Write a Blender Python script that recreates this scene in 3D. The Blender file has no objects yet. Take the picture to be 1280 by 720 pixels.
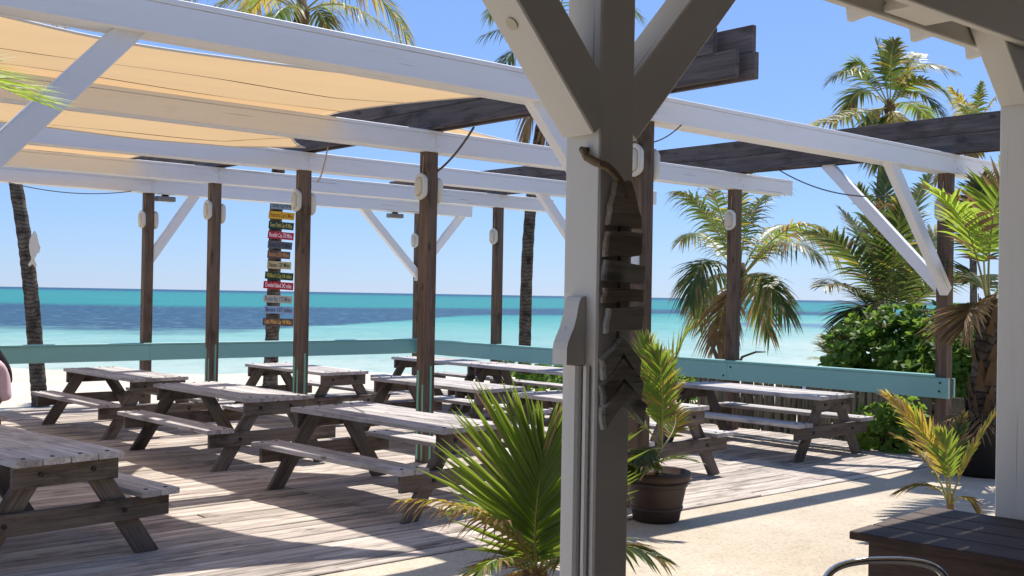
import bpy, bmesh, math, random
import numpy as np
from mathutils import Vector, Matrix, Euler
random.seed(7); rng = np.random.default_rng(7)
R = math.radians
scene = bpy.context.scene
col = scene.collection

# ------------------------------------------------------------------ camera
EYE = Vector((0, 0, 1.8))
F_PX = 1372.05
CAM_ROT = Matrix(((0.75389, 0.01696, -0.65676),      # filled from the vanishing points below
                  (0.65676, -0.0065, -0.75407),
                  (0.01696, 0.99984, -0.00647)))
def _camera_rotation():
    c = Vector((640, 360)); va = Vector((2215, 395.6)); vb = Vector((-555, 348.6))
    f = F_PX
    a = Vector((va.x-c.x, -(va.y-c.y), -f)).normalized()
    b = Vector((vb.x-c.x, -(vb.y-c.y), -f))
    b = (b - a*a.dot(b)).normalized()
    u = a.cross(b)
    return Matrix((a, b, u))          # rows: world x, y, z in camera axes
CAM_ROT = _camera_rotation()
cam_data = bpy.data.cameras.new('camera')
cam_data.sensor_width = 36.0
cam_data.lens = F_PX/1280*36
cam_data.clip_start = 0.05; cam_data.clip_end = 60000
cam = bpy.data.objects.new('camera', cam_data)
cam.matrix_world = Matrix.Translation(EYE) @ CAM_ROT.to_4x4()
col.objects.link(cam); scene.camera = cam
FWD = (CAM_ROT @ Vector((0, 0, -1))).normalized()
FH = Vector((FWD.x, FWD.y, 0)).normalized()
RH = Vector((FH.y, -FH.x, 0))

def ray(x, y):
    return CAM_ROT @ Vector((x-640, -(y-360), -F_PX))
def at(x, y, depth):
    d = ray(x, y); return EYE + d*(depth/d.dot(FWD))
def atz(x, y, z):
    d = ray(x, y); return EYE + d*((z-EYE.z)/d.z)

# ------------------------------------------------------------------ light
SUN_TO = Vector((0.59, 0.20, 1.0)).normalized()
elev = math.asin(SUN_TO.z); azim = math.atan2(SUN_TO.x, SUN_TO.y)
world = bpy.data.worlds.new('World'); scene.world = world; world.use_nodes = True
wn = world.node_tree.nodes; wl = world.node_tree.links
wn.clear()
wout = wn.new('ShaderNodeOutputWorld'); wbg = wn.new('ShaderNodeBackground'); sky = wn.new('ShaderNodeTexSky')
sky.sky_type = 'NISHITA'; sky.sun_disc = False
sky.sun_elevation = elev; sky.sun_rotation = azim
sky.altitude = 0; sky.air_density = 1.0; sky.dust_density = 0.0; sky.ozone_density = 5.0
tint = wn.new('ShaderNodeMix'); tint.data_type = 'RGBA'; tint.blend_type = 'MULTIPLY'; tint.inputs[0].default_value = 1.0
tint.inputs[7].default_value = (0.82, 0.93, 1.2, 1)          # clear marine air: a little bluer than the model's
haze_mix = wn.new('ShaderNodeMix'); haze_mix.data_type = 'RGBA'; haze_mix.inputs[0].default_value = 0.46
haze_mix.inputs[7].default_value = (2.9, 4.7, 8.5, 1)        # even veil of blue sky light over the whole dome
wl.new(sky.outputs[0], tint.inputs[6]); wl.new(tint.outputs[2], haze_mix.inputs[6]); wl.new(haze_mix.outputs[2], wbg.inputs[0]); wbg.inputs[1].default_value = 0.089
wl.new(wbg.outputs[0], wout.inputs[0])
sun_data = bpy.data.lights.new('sun', 'SUN'); sun_data.energy = 5.0; sun_data.angle = R(0.53)
sun_data.color = (1.0, 0.95, 0.87)
sun = bpy.data.objects.new('sun', sun_data)
sun.rotation_euler = SUN_TO.to_track_quat('Z', 'Y').to_euler(); sun.location = (20, 10, 30)
col.objects.link(sun)
scene.view_settings.view_transform = 'Standard'; scene.view_settings.look = 'None'
scene.view_settings.gamma = 1.0; scene.view_settings.exposure = 0.4
scene.view_settings.use_curve_mapping = False

# ------------------------------------------------------------------ materials
def lin(r, g, b):
    f = lambda c: (c/255/12.92) if c/255 <= 0.04045 else ((c/255+0.055)/1.055)**2.4
    return (f(r), f(g), f(b), 1)
class NT:
    def __init__(s, name):
        s.m = bpy.data.materials.new(name); s.m.use_nodes = True
        s.t = s.m.node_tree; s.n = s.t.nodes; s.l = s.t.links
        s.n.clear(); s.out = s.n.new('ShaderNodeOutputMaterial')
    def node(s, typ, **kw):
        n = s.n.new(typ)
        for k, v in kw.items(): setattr(n, k, v)
        return n
    def link(s, a, b): s.l.new(a, b)
    def noise(s, vec, scale, detail=4, rough=0.55):
        n = s.n.new('ShaderNodeTexNoise'); n.inputs['Scale'].default_value = scale
        n.inputs['Detail'].default_value = detail; n.inputs['Roughness'].default_value = rough
        if vec is not None: s.l.new(vec, n.inputs['Vector'])
        return n.outputs['Fac']
    def ramp(s, fac, stops):
        n = s.n.new('ShaderNodeValToRGB'); e = n.color_ramp.elements
        while len(e) < len(stops): e.new(0.5)
        for i, (p, c) in enumerate(stops):
            e[i].position = p; e[i].color = c if len(c) == 4 else (*c, 1)
        s.l.new(fac, n.inputs[0]); return n.outputs[0]
    def mix(s, fac, a, b, mode='MIX'):
        n = s.n.new('ShaderNodeMix'); n.data_type = 'RGBA'; n.blend_type = mode
        if isinstance(fac, (int, float)): n.inputs[0].default_value = fac
        else: s.l.new(fac, n.inputs[0])
        for v, i in ((a, 6), (b, 7)):
            if isinstance(v, (tuple, list)): n.inputs[i].default_value = v if len(v) == 4 else (*v, 1)
            else: s.l.new(v, n.inputs[i])
        return n.outputs[2]
    def math(s, op, a, b=None, c=None):
        n = s.n.new('ShaderNodeMath'); n.operation = op
        for i, v in enumerate((a, b, c)):
            if v is None: continue
            if isinstance(v, (int, float)): n.inputs[i].default_value = v
            else: s.l.new(v, n.inputs[i])
        return n.outputs[0]
    def maprange(s, v, a, b, c=0.0, d=1.0, smooth=True):
        n = s.n.new('ShaderNodeMapRange')
        if smooth: n.interpolation_type = 'SMOOTHSTEP'
        s.l.new(v, n.inputs[0])
        for i, k in zip((1, 2, 3, 4), (a, b, c, d)):
            if isinstance(k, (int, float)): n.inputs[i].default_value = k
            else: s.l.new(k, n.inputs[i])
        return n.outputs[0]
    def bump(s, h, strength=0.3, dist=0.01):
        n = s.n.new('ShaderNodeBump'); n.inputs['Strength'].default_value = strength
        n.inputs['Distance'].default_value = dist; s.l.new(h, n.inputs['Height']); return n.outputs[0]
    def bsdf(s, color, rough=0.7, spec=0.3, normal=None, metal=0.0):
        b = s.n.new('ShaderNodeBsdfPrincipled')
        if isinstance(color, (tuple, list)): b.inputs['Base Color'].default_value = color if len(color) == 4 else (*color, 1)
        else: s.l.new(color, b.inputs['Base Color'])
        if isinstance(rough, (int, float)): b.inputs['Roughness'].default_value = rough
        else: s.l.new(rough, b.inputs['Roughness'])
        b.inputs['Specular IOR Level'].default_value = spec; b.inputs['Metallic'].default_value = metal
        if normal is not None: s.l.new(normal, b.inputs['Normal'])
        s.l.new(b.outputs[0], s.out.inputs[0]); return b
    def objvec(s, scale=(1, 1, 1), rand=True):
        tc = s.n.new('ShaderNodeTexCoord'); mp = s.n.new('ShaderNodeMapping')
        mp.inputs['Scale'].default_value = scale
        s.l.new(tc.outputs['Object'], mp.inputs['Vector'])
        if rand:
            oi = s.n.new('ShaderNodeObjectInfo'); mu = s.n.new('ShaderNodeVectorMath'); mu.operation = 'SCALE'
            cb = s.n.new('ShaderNodeCombineXYZ')
            r1 = s.math('MULTIPLY', oi.outputs['Random'], 91.7); r2 = s.math('MULTIPLY', oi.outputs['Random'], 37.3)
            s.l.new(r1, cb.inputs[0]); s.l.new(r2, cb.inputs[1]); s.l.new(r1, cb.inputs[2])
            s.l.new(cb.outputs[0], mp.inputs['Location'])
            return mp.outputs[0], oi.outputs['Random']
        return mp.outputs[0], None
    def posvec(s, scale=(1, 1, 1)):
        g = s.n.new('ShaderNodeNewGeometry'); mp = s.n.new('ShaderNodeMapping')
        mp.inputs['Scale'].default_value = scale
        s.l.new(g.outputs['Position'], mp.inputs['Vector']); return mp.outputs[0]

def wood(name, dark, light, rough=0.85, contrast=1.0, stain=None, var=0.35, bump=0.5, knots=True, stain_amt=0.6):
    """weathered timber, the grain along each piece's own x axis"""
    t = NT(name)
    v, rnd = t.objvec((0.9, 13, 13))
    g1 = t.noise(v, 1.6, 6, 0.65)
    v2, _ = t.objvec((2.2, 70, 70))
    g2 = t.noise(v2, 1.5, 3, 0.6)
    v3, _ = t.objvec((1.6, 3.2, 3.2))
    g3 = t.noise(v3, 1.3, 4, 0.6)
    f = t.math('ADD', t.math('MULTIPLY', g1, 0.6), t.math('MULTIPLY', g2, 0.4))
    lo, hi = 0.5-0.22/contrast, 0.5+0.2/contrast
    c = t.ramp(f, [(lo, dark), (hi, light)])
    # broad patches of wear and soil
    st = stain or tuple(x*0.45 for x in dark[:3])
    c = t.mix(t.math('MULTIPLY', t.maprange(g3, 0.50, 0.70), stain_amt), c, (*st, 1) if len(st) == 3 else st)
    hsv = t.node('ShaderNodeHueSaturation')
    t.link(t.math('ADD', t.math('MULTIPLY', rnd, var), 1-var/2), hsv.inputs['Value'])
    t.link(c, hsv.inputs['Color']); c = hsv.outputs[0]
    crack = t.maprange(g2, 0.28, 0.36)
    c = t.mix(crack, t.mix(0.65, c, (0.01, 0.008, 0.006, 1)), c)
    if knots:
        vk, _ = t.objvec((2.2, 5.5, 5.5))
        vo = t.node('ShaderNodeTexVoronoi'); vo.inputs['Scale'].default_value = 0.9; t.link(vk, vo.inputs['Vector'])
        k = t.maprange(vo.outputs['Distance'], 0.05, 0.13)
        c = t.mix(k, t.mix(0.6, c, (0.02, 0.014, 0.01, 1)), c)
    h = t.math('ADD', t.math('MULTIPLY', g2, 0.7), t.math('MULTIPLY', g1, 0.6))
    t.bsdf(c, rough, 0.25, t.bump(h, bump, 0.006))
    return t.m

def paint(name, color, rough=0.5, wear=0.25, dirt=(0.35, 0.3, 0.24)):
    t = NT(name)
    v, rnd = t.objvec((1.0, 8, 8))
    g = t.noise(v, 2.2, 5, 0.6)
    v2, _ = t.objvec((3, 40, 40)); g2 = t.noise(v2, 1.2, 3)
    v3, _ = t.objvec((1.3, 2.5, 2.5)); g3 = t.noise(v3, 1.6, 5, 0.65)
    c = t.mix(t.math('MULTIPLY', t.maprange(g, 0.5, 0.8), wear), color, (*dirt, 1))
    c = t.mix(t.math('MULTIPLY', t.maprange(g3, 0.60, 0.78), wear*0.9), c, (*dirt, 1))
    # hairline checks in the painted timber
    v4, _ = t.objvec((0.7, 26, 26)); g4 = t.noise(v4, 1.0, 2, 0.5)
    c = t.mix(t.math('MULTIPLY', t.maprange(g4, 0.70, 0.74), 0.55), c, (0.16, 0.13, 0.1, 1))
    hsv = t.node('ShaderNodeHueSaturation')
    t.link(t.math('ADD', t.math('MULTIPLY', rnd, 0.08), 0.96), hsv.inputs['Value']); t.link(c, hsv.inputs['Color'])
    t.bsdf(hsv.outputs[0], rough, 0.4, t.bump(t.math('ADD', g, t.math('MULTIPLY', g2, 0.6)), 0.22, 0.004))
    return t.m

M = {}
M['table'] = wood('weathered_table_wood', lin(126, 119, 115), lin(216, 210, 207), contrast=1.0, var=0.38, stain_amt=0.5)
M['table_frame'] = wood('weathered_table_frame', lin(68, 60, 54), lin(134, 122, 112), var=0.35, stain=(0.02, 0.017, 0.013), stain_amt=0.8)
M['deck'] = wood('weathered_deck_wood', lin(96, 83, 74), lin(222, 209, 197), contrast=0.95, var=0.5, bump=0.7, stain_amt=0.5)
M['post'] = wood('brown_post_wood', lin(62, 50, 42), lin(130, 110, 94), var=0.2)
M['timber'] = wood('grey_timber', lin(66, 60, 58), lin(118, 108, 104), var=0.25)
M['darkwood'] = wood('dark_table_wood', lin(50, 38, 33), lin(92, 74, 66), var=0.2, rough=0.6)
M['driftwood'] = wood('driftwood', lin(96, 84, 74), lin(172, 158, 142), var=0.35, bump=0.9)
M['driftgrey'] = wood('painted_driftwood', lin(128, 126, 120), lin(190, 188, 180), var=0.15, bump=0.9, stain=(0.03, 0.024, 0.018))
M['paling'] = wood('paling_wood', lin(70, 62, 53), lin(146, 133, 116), var=0.7, bump=0.8)
M['white'] = paint('white_paint', (0.80, 0.80, 0.81, 1), 0.55, 0.13)
M['porch_white'] = paint('porch_white_paint', (0.75, 0.73, 0.68, 1), 0.5, 0.12)
M['teal'] = paint('teal_paint', lin(132, 182, 178), 0.45, 0.12, (0.2, 0.3, 0.3))
M['teal_strip'] = paint('teal_paint_remnant', lin(112, 178, 156), 0.6, 0.4, (0.12, 0.09, 0.06))

def simple(name, color, rough=0.5, spec=0.4, metal=0.0, noise=0.0, scale=8):
    t = NT(name)
    if noise:
        v, _ = t.objvec((1, 1, 1)); g = t.noise(v, scale, 5, 0.6)
        c = t.mix(t.math('MULTIPLY', g, noise), color, tuple(x*0.35 for x in color[:3])+(1,))
        t.bsdf(c, rough, spec, t.bump(g, 0.2, 0.004), metal)
    else: t.bsdf(color, rough, spec, None, metal)
    return t.m
M['bolt'] = simple('rusty_bolt', (0.035, 0.028, 0.024, 1), 0.6, 0.4, 0.3, 0.4, 60)
M['lamp_white'] = simple('lamp_plastic', (0.72, 0.69, 0.60, 1), 0.4, 0.4, 0, 0.25, 14)
M['lamp_lens'] = simple('lamp_lens', (0.62, 0.57, 0.45, 1), 0.25, 0.5, 0, 0.2, 10)
M['rope'] = simple('rope_fibre', (0.34, 0.26, 0.17, 1), 0.9, 0.1, 0, 0.6, 90)
M['cable'] = simple('cable_sheath', (0.10, 0.09, 0.085, 1), 0.6, 0.3)
M['cord'] = simple('pale_cord', (0.45, 0.36, 0.24, 1), 0.8, 0.2)
M['metal'] = simple('aluminium_tube', (0.78, 0.79, 0.80, 1), 0.22, 0.5, 1.0, 0.15, 30)
M['pot'] = simple('brown_pot', lin(70, 53, 46), 0.55, 0.4, 0, 0.5, 9)
M['pot_band'] = simple('dark_pot_band', lin(58, 46, 42), 0.5, 0.4, 0, 0.4, 9)
M['black_pot'] = simple('black_planter', (0.018, 0.017, 0.018, 1), 0.5, 0.4, 0, 0.3, 9)
M['soil'] = simple('dark_soil', (0.07, 0.05, 0.035, 1), 0.95, 0.1, 0, 0.8, 25)
M['fish_white'] = simple('bleached_fish_board', (0.68, 0.62, 0.54, 1), 0.7, 0.2, 0, 0.3, 12)
M['skin'] = simple('skin', lin(150, 104, 80), 0.55, 0.35)
M['hair'] = simple('dark_hair', (0.018, 0.012, 0.010, 1), 0.5, 0.4, 0, 0.4, 60)
M['shirt'] = simple('lilac_shirt', lin(214, 186, 196), 0.85, 0.1, 0, 0.15, 14)
M['shorts'] = simple('dark_shorts', (0.03, 0.022, 0.022, 1), 0.85, 0.1)
M['flood'] = simple('grey_metal_box', (0.22, 0.21, 0.20, 1), 0.5, 0.4, 0.2)

def sail_mat():
    t = NT('sail_cloth')
    p = t.posvec(); sx = t.node('ShaderNodeSeparateXYZ'); t.link(p, sx.inputs[0])
    wob = t.math('MULTIPLY', t.noise(p, 0.5, 2), 0.06)
    y = t.math('ADD', sx.outputs[1], wob)
    fr = t.math('ABSOLUTE', t.math('SUBTRACT', t.math('FRACT', t.math('MULTIPLY', t.math('ADD', y, 0.35), 1/0.92)), 0.5))
    seam = t.maprange(fr, 0.010, 0.017)
    weave = t.noise(t.posvec((3, 60, 3)), 3.0, 3)
    blot = t.noise(p, 1.1, 4)
    base = t.mix(t.math('MULTIPLY', blot, 0.5), lin(232, 205, 164), lin(220, 190, 146))
    base = t.mix(t.math('MULTIPLY', weave, 0.35), base, lin(212, 180, 136))
    c = t.mix(seam, lin(120, 84, 52), base)
    d = t.node('ShaderNodeBsdfDiffuse'); tr = t.node('ShaderNodeBsdfTranslucent')
    t.link(c, d.inputs[0])
    t.link(t.mix(seam, lin(72, 44, 26), t.mix(0.3, base, lin(220, 168, 104))), tr.inputs[0])
    b = t.bump(weave, 0.15, 0.004); t.link(b, d.inputs['Normal'])
    mx = t.node('ShaderNodeMixShader'); mx.inputs[0].default_value = 0.41
    t.link(d.outputs[0], mx.inputs[1]); t.link(tr.outputs[0], mx.inputs[2]); t.link(mx.outputs[0], t.out.inputs[0])
    return t.m
M['sail'] = sail_mat()
M['hem'] = simple('sail_hem_webbing', (0.7, 0.66, 0.58, 1), 0.8, 0.2)

def leaf(name, a, b, trans, tcol, rough=0.45, spec=0.4, scale=3):
    t = NT(name)
    v, rnd = t.objvec((1, 1, 1))
    g = t.noise(v, scale, 4, 0.6)
    f = t.math('ADD', t.math('MULTIPLY', g, 0.8), t.math('MULTIPLY', rnd, 0.25))
    c = t.ramp(f, [(0.3, a), (0.72, b)])
    p = t.node('ShaderNodeBsdfPrincipled'); t.link(c, p.inputs['Base Color'])
    p.inputs['Roughness'].default_value = rough; p.inputs['Specular IOR Level'].default_value = spec
    tr = t.node('ShaderNodeBsdfTranslucent'); t.link(t.mix(0.6, c, tcol), tr.inputs[0])
    mx = t.node('ShaderNodeMixShader'); mx.inputs[0].default_value = trans
    t.link(p.outputs[0], mx.inputs[1]); t.link(tr.outputs[0], mx.inputs[2]); t.link(mx.outputs[0], t.out.inputs[0])
    return t.m
M['frond'] = leaf('palm_green', (0.035, 0.062, 0.018), (0.085, 0.125, 0.034), 0.38, (0.20, 0.26, 0.03, 1))
M['frond_bright'] = leaf('palm_bright_green', (0.07, 0.13, 0.022), (0.16, 0.24, 0.045), 0.5, (0.36, 0.46, 0.04, 1))
M['frond_lime'] = leaf('palm_lime_green', (0.16, 0.25, 0.03), (0.30, 0.42, 0.07), 0.6, (0.55, 0.66, 0.07, 1))
M['frond_yellow'] = leaf('palm_yellow', (0.20, 0.19, 0.03), (0.42, 0.34, 0.06), 0.5, (0.62, 0.46, 0.05, 1))
M['frond_dry'] = leaf('palm_dry', (0.15, 0.085, 0.04), (0.36, 0.25, 0.13), 0.25, (0.4, 0.25, 0.1, 1), 0.8, 0.1)
M['bush'] = leaf('bush_green', (0.07, 0.15, 0.022), (0.20, 0.33, 0.05), 0.48, (0.28, 0.42, 0.05, 1), 0.5, 0.3, 2)
M['rachis'] = simple('palm_rachis', (0.26, 0.25, 0.07, 1), 0.5, 0.4)
M['rachis_brown'] = simple('palm_rachis_brown', (0.22, 0.14, 0.06, 1), 0.6, 0.3)
M['twig'] = simple('twig_bark', (0.11, 0.08, 0.06, 1), 0.9, 0.1, 0, 0.5, 20)
M['fibre'] = simple('palm_fibre', (0.15, 0.10, 0.06, 1), 0.95, 0.1, 0, 0.7, 18)

def trunk_mat():
    t = NT('palm_trunk_bark')
    v, rnd = t.objvec((1, 1, 1))
    sx = t.node('ShaderNodeSeparateXYZ'); t.link(v, sx.inputs[0])
    n = t.noise(v, 5, 5, 0.65)
    n2 = t.noise(v, 1.7, 3, 0.6)
    z = t.math('ADD', sx.outputs[2], t.math('ADD', t.math('MULTIPLY', n, 0.16), t.math('MULTIPLY', n2, 0.22)))
    w = t.math('ABSOLUTE', t.math('SUBTRACT', t.math('FRACT', t.math('MULTIPLY', z, 11.0)), 0.5))
    ring = t.maprange(w, 0.0, t.math('MULTIPLY', n2, 0.4))
    c = t.ramp(n, [(0.32, (0.030, 0.024, 0.020)), (0.72, (0.17, 0.14, 0.115))])
    c = t.mix(ring, t.mix(0.5, c, (0.012, 0.009, 0.007, 1)), c)
    t.bsdf(c, 0.95, 0.1, t.bump(t.math('ADD', ring, n), 0.8, 0.02))
    return t.m
M['trunk'] = trunk_mat()

def sand_mat():
    t = NT('beach_sand'); p = t.posvec()
    big = t.noise(p, 0.25, 4); fine = t.noise(p, 9, 5, 0.7)
    c = t.ramp(big, [(0.3, lin(198, 185, 164)), (0.7, lin(214, 205, 188))])
    c = t.mix(t.math('MULTIPLY', t.maprange(fine, 0.45, 0.8), 0.25), c, lin(190, 172, 146))
    t.bsdf(c, 0.95, 0.1, t.bump(fine, 0.5, 0.03)); return t.m
def patio_mat():
    t = NT('sandy_concrete'); p = t.posvec()
    big = t.noise(p, 0.8, 5, 0.6); mid = t.noise(p, 5, 5, 0.65); fine = t.noise(p, 46, 3, 0.7)
    c = t.ramp(big, [(0.28, lin(176, 162, 143)), (0.72, lin(202, 190, 171))])
    c = t.mix(t.math('MULTIPLY', t.maprange(mid, 0.5, 0.72), 0.4), c, lin(160, 144, 122))
    c = t.mix(t.math('MULTIPLY', t.maprange(fine, 0.52, 0.72), 0.5), c, lin(126, 111, 93))
    c = t.mix(t.math('MULTIPLY', t.maprange(fine, 0.5, 0.28), 0.35), c, lin(222, 213, 198))
    t.bsdf(c, 0.95, 0.1, t.bump(t.math('ADD', t.math('MULTIPLY', fine, 0.5), mid), 0.45, 0.012)); return t.m
M['sand'] = sand_mat(); M['patio'] = patio_mat()

def sea_mat():
    t = NT('shallow_sea'); g = t.node('ShaderNodeNewGeometry')
    def dotv(v):
        n = t.node('ShaderNodeVectorMath', operation='DOT_PRODUCT'); t.link(g.outputs['Position'], n.inputs[0])
        n.inputs[1].default_value = v; return n.outputs['Value']
    d = dotv((FH.x, FH.y, 0)); r = dotv((RH.x, RH.y, 0))
    n1 = t.noise(t.posvec((0.02, 0.02, 0)), 1.0, 5, 0.6)
    n2 = t.noise(t.posvec((0.12, 0.12, 0)), 1.0, 4, 0.6)
    wob = t.math('ADD', t.math('MULTIPLY', t.math('SUBTRACT', n1, 0.5), 60), t.math('MULTIPLY', t.math('SUBTRACT', n2, 0.5), 22))
    dd = t.math('ADD', d, wob)
    ds = t.math('SUBTRACT', dd, t.maprange(r, -5, 60, 0, 75))
    near = t.math('ADD', 84, t.math('ADD', t.maprange(r, -24, -3, 0, 92), t.maprange(r, -6, 45, 0, 62)))
    far = t.math('ADD', 215, t.maprange(r, -60, 40, 0, 90))
    grass = t.math('MULTIPLY', t.maprange(t.math('SUBTRACT', dd, near), -9, 9), t.maprange(t.math('SUBTRACT', dd, far), 30, -25))
    # shelving bottom: pale over the sand near the shore, turquoise farther out
    c = t.ramp(t.maprange(ds, 30, 190, 0, 1, False), [(0.0, lin(196, 196, 178)), (0.10, lin(174, 188, 172)), (0.26, lin(128, 168, 156)), (0.5, lin(100, 160, 146)), (0.74, lin(66, 144, 132)), (1.0, lin(24, 122, 112))])
    c = t.mix(t.maprange(d, 300, 1200), c, lin(16, 118, 112))
    c = t.mix(t.maprange(d, 900, 2100), c, lin(8, 60, 84))
    gc = t.mix(n2, lin(12, 38, 62), lin(26, 56, 80))
    c = t.mix(t.math('MULTIPLY', grass, 0.93), c, gc)
    # a dark weed patch off to the right
    ex = t.math('DIVIDE', t.math('ADD', t.math('SUBTRACT', r, 38), t.math('MULTIPLY', t.math('SUBTRACT', n2, 0.5), 9)), 15); ey = t.math('DIVIDE', t.math('SUBTRACT', t.math('ADD', d, t.math('MULTIPLY', t.math('SUBTRACT', n2, 0.5), 30)), 143), 13)
    e = t.math('ADD', t.math('MULTIPLY', ex, ex), t.math('MULTIPLY', ey, ey))
    c = t.mix(t.math('MULTIPLY', t.maprange(e, 1.5, 0.5), 0.85), c, lin(88, 112, 130))
    wv = t.noise(t.posvec((1.4, 1.4, 1.4)), 1.0, 6, 0.65)
    wv2 = t.noise(t.posvec((0.35, 0.35, 0.35)), 1.0, 3, 0.6)
    c = t.mix(t.math('MULTIPLY', t.maprange(wv, 0.45, 0.75), 0.28), c, t.mix(0.5, c, lin(20, 90, 120)))
    cb = t.node('ShaderNodeCombineXYZ'); t.link(t.math('MULTIPLY', d, 0.16), cb.inputs[0]); t.link(t.math('MULTIPLY', r, 0.022), cb.inputs[1])
    stk = t.noise(cb.outputs[0], 1.0, 6, 0.62)
    c = t.mix(t.math('MULTIPLY', t.maprange(stk, 0.5, 0.72), 0.4), c, t.mix(0.55, c, lin(30, 84, 120)))
    c = t.mix(t.math('MULTIPLY', t.maprange(stk, 0.46, 0.28), 0.3), c, t.mix(0.4, c, lin(190, 220, 214)))
    cr = t.node('ShaderNodeCombineXYZ'); t.link(t.math('MULTIPLY', d, 0.28), cr.inputs[0]); t.link(t.math('MULTIPLY', r, 0.75), cr.inputs[1])
    rip = t.noise(cr.outputs[0], 1.0, 4, 0.7)
    amt = t.math('ADD', 0.25, t.math('MULTIPLY', grass, 0.5))
    c = t.mix(t.math('MULTIPLY', t.maprange(rip, 0.5, 0.66), amt), c, t.mix(0.5, c, lin(8, 34, 58)))
    c = t.mix(t.math('MULTIPLY', t.maprange(rip, 0.48, 0.34), amt), c, t.mix(0.4, c, lin(130, 176, 184)))
    b = t.bsdf(c, 0.35, 0.07, t.bump(t.math('ADD', wv, t.math('MULTIPLY', wv2, 1.5)), 0.5, 0.12))
    return t.m
M['sea'] = sea_mat()

# ------------------------------------------------------------------ geometry helpers
def link(o, parent=None):
    col.objects.link(o)
    if parent is not None: o.parent = parent
    return o
def tag(o, label=None, cat=None, group=None, kind=None):
    if label: o['label'] = label
    if cat: o['category'] = cat
    if group: o['group'] = group
    if kind: o['kind'] = kind
    return o
def empty(name, loc=(0, 0, 0), rz=0.0):
    o = bpy.data.objects.new(name, None); o.location = loc; o.rotation_euler = (0, 0, rz)
    o.empty_display_size = 0.1
    return link(o)
def mesh_obj(name, verts, faces, mat, parent=None, smooth=False, mats=None, mi=None):
    me = bpy.data.meshes.new(name); me.from_pydata([tuple(v) for v in verts], [], faces)
    for m in (mats or [mat]): me.materials.append(m)
    if mi is not None: me.polygons.foreach_set('material_index', mi)
    if smooth: me.polygons.foreach_set('use_smooth', [True]*len(faces))
    me.update()
    return link(bpy.data.objects.new(name, me), parent)

_cache = {}
def board_mesh(L, W, T, bev, shear, mat):
    """board centred on the origin, length on x, width on y, thickness on z; ends sheared in x by shear*y"""
    key = (round(L, 4), round(W, 4), round(T, 4), round(bev, 4), round(shear, 4), mat.name)
    if key in _cache: return _cache[key]
    w, h, b = W/2, T/2, bev
    prof = [(-w+b, -h), (w-b, -h), (w, -h+b), (w, h-b), (w-b, h), (-w+b, h), (-w, h-b), (-w, -h+b)]
    vs = []; fs = []
    for s in (-1, 1):
        for (y, z) in prof: vs.append((s*L/2 + shear*y, y, z))
    for i in range(8):
        j = (i+1) % 8; fs.append((i, j, 8+j, 8+i))
    fs.append(tuple(range(7, -1, -1))); fs.append(tuple(range(8, 16)))
    me = bpy.data.meshes.new('board'); me.from_pydata(vs, [], fs); me.materials.append(mat); me.update()
    _cache[key] = me; return me
AX = {'x': Matrix.Identity(3), 'y': Matrix(((0, -1, 0), (1, 0, 0), (0, 0, 1))), 'z': Matrix(((0, 0, -1), (0, 1, 0), (1, 0, 0)))}
def board(name, size, loc, axis, mat, parent, bev=0.004, shear=0.0, jit=0.0):
    """size = (length, width, thickness); axis 'x','y','z' or a 3x3 Matrix: where the length points"""
    rot = AX[axis] if isinstance(axis, str) else axis
    o = bpy.data.objects.new(name, board_mesh(*size, bev, shear, mat))
    if jit: rot = rot @ Euler((random.uniform(-jit, jit), random.uniform(-jit, jit)*0.3, random.uniform(-jit, jit)*0.3)).to_matrix()
    o.matrix_local = Matrix.Translation(loc) @ rot.to_4x4()
    return link(o, parent)
def strut(name, a, b, w, t, up, mat, parent, bev=0.004):
    """board from a to b; thickness along 'up'"""
    a = Vector(a); b = Vector(b); x = (b-a).normalized(); z = (Vector(up) - x*x.dot(Vector(up))).normalized(); y = z.cross(x)
    rot = Matrix((x, y, z)).transposed()
    return board(name, ((b-a).length, w, t), (a+b)/2, rot, mat, parent, bev)

def tube_data(pts, rad, n=8, cap=True, vs=None, fs=None):
    vs = [] if vs is None else vs; fs = [] if fs is None else fs
    pts = [Vector(p) for p in pts]; k = len(pts); base = len(vs)
    ref = Vector((0.3, 0.2, 1)).normalized()
    prev = None
    for i in range(k):
        t = (pts[min(i+1, k-1)] - pts[max(i-1, 0)]).normalized()
        if prev is None:
            r0 = ref if abs(t.dot(ref)) < 0.9 else Vector((1, 0, 0))
            u = (r0 - t*t.dot(r0)).normalized()
        else: u = (prev - t*t.dot(prev)).normalized()
        prev = u; v = t.cross(u)
        r = rad[i] if isinstance(rad, (list, tuple)) else rad
        for j in range(n):
            a = 2*math.pi*j/n; vs.append(pts[i] + (u*math.cos(a) + v*math.sin(a))*r)
    for i in range(k-1):
        for j in range(n):
            a = base+i*n+j; b = base+i*n+(j+1) % n; fs.append((a, b, b+n, a+n))
    if cap:
        fs.append(tuple(base+j for j in reversed(range(n)))); fs.append(tuple(base+(k-1)*n+j for j in range(n)))
    return vs, fs
def tube(name, pts, rad, mat, parent=None, n=8):
    vs, fs = tube_data(pts, rad, n); return mesh_obj(name, vs, fs, mat, parent, True)
def lathe(name, prof, mat, parent=None, n=28, loc=(0, 0, 0)):
    vs = []; fs = []
    for (r, z) in prof:
        for j in range(n):
            a = 2*math.pi*j/n; vs.append((r*math.cos(a), r*math.sin(a), z))
    for i in range(len(prof)-1):
        for j in range(n):
            a = i*n+j; b = i*n+(j+1) % n; fs.append((a, b, b+n, a+n))
    fs.append(tuple(reversed(range(n)))); fs.append(tuple((len(prof)-1)*n+j for j in range(n)))
    o = mesh_obj(name, vs, fs, mat, parent, True); o.location = loc; return o
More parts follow.
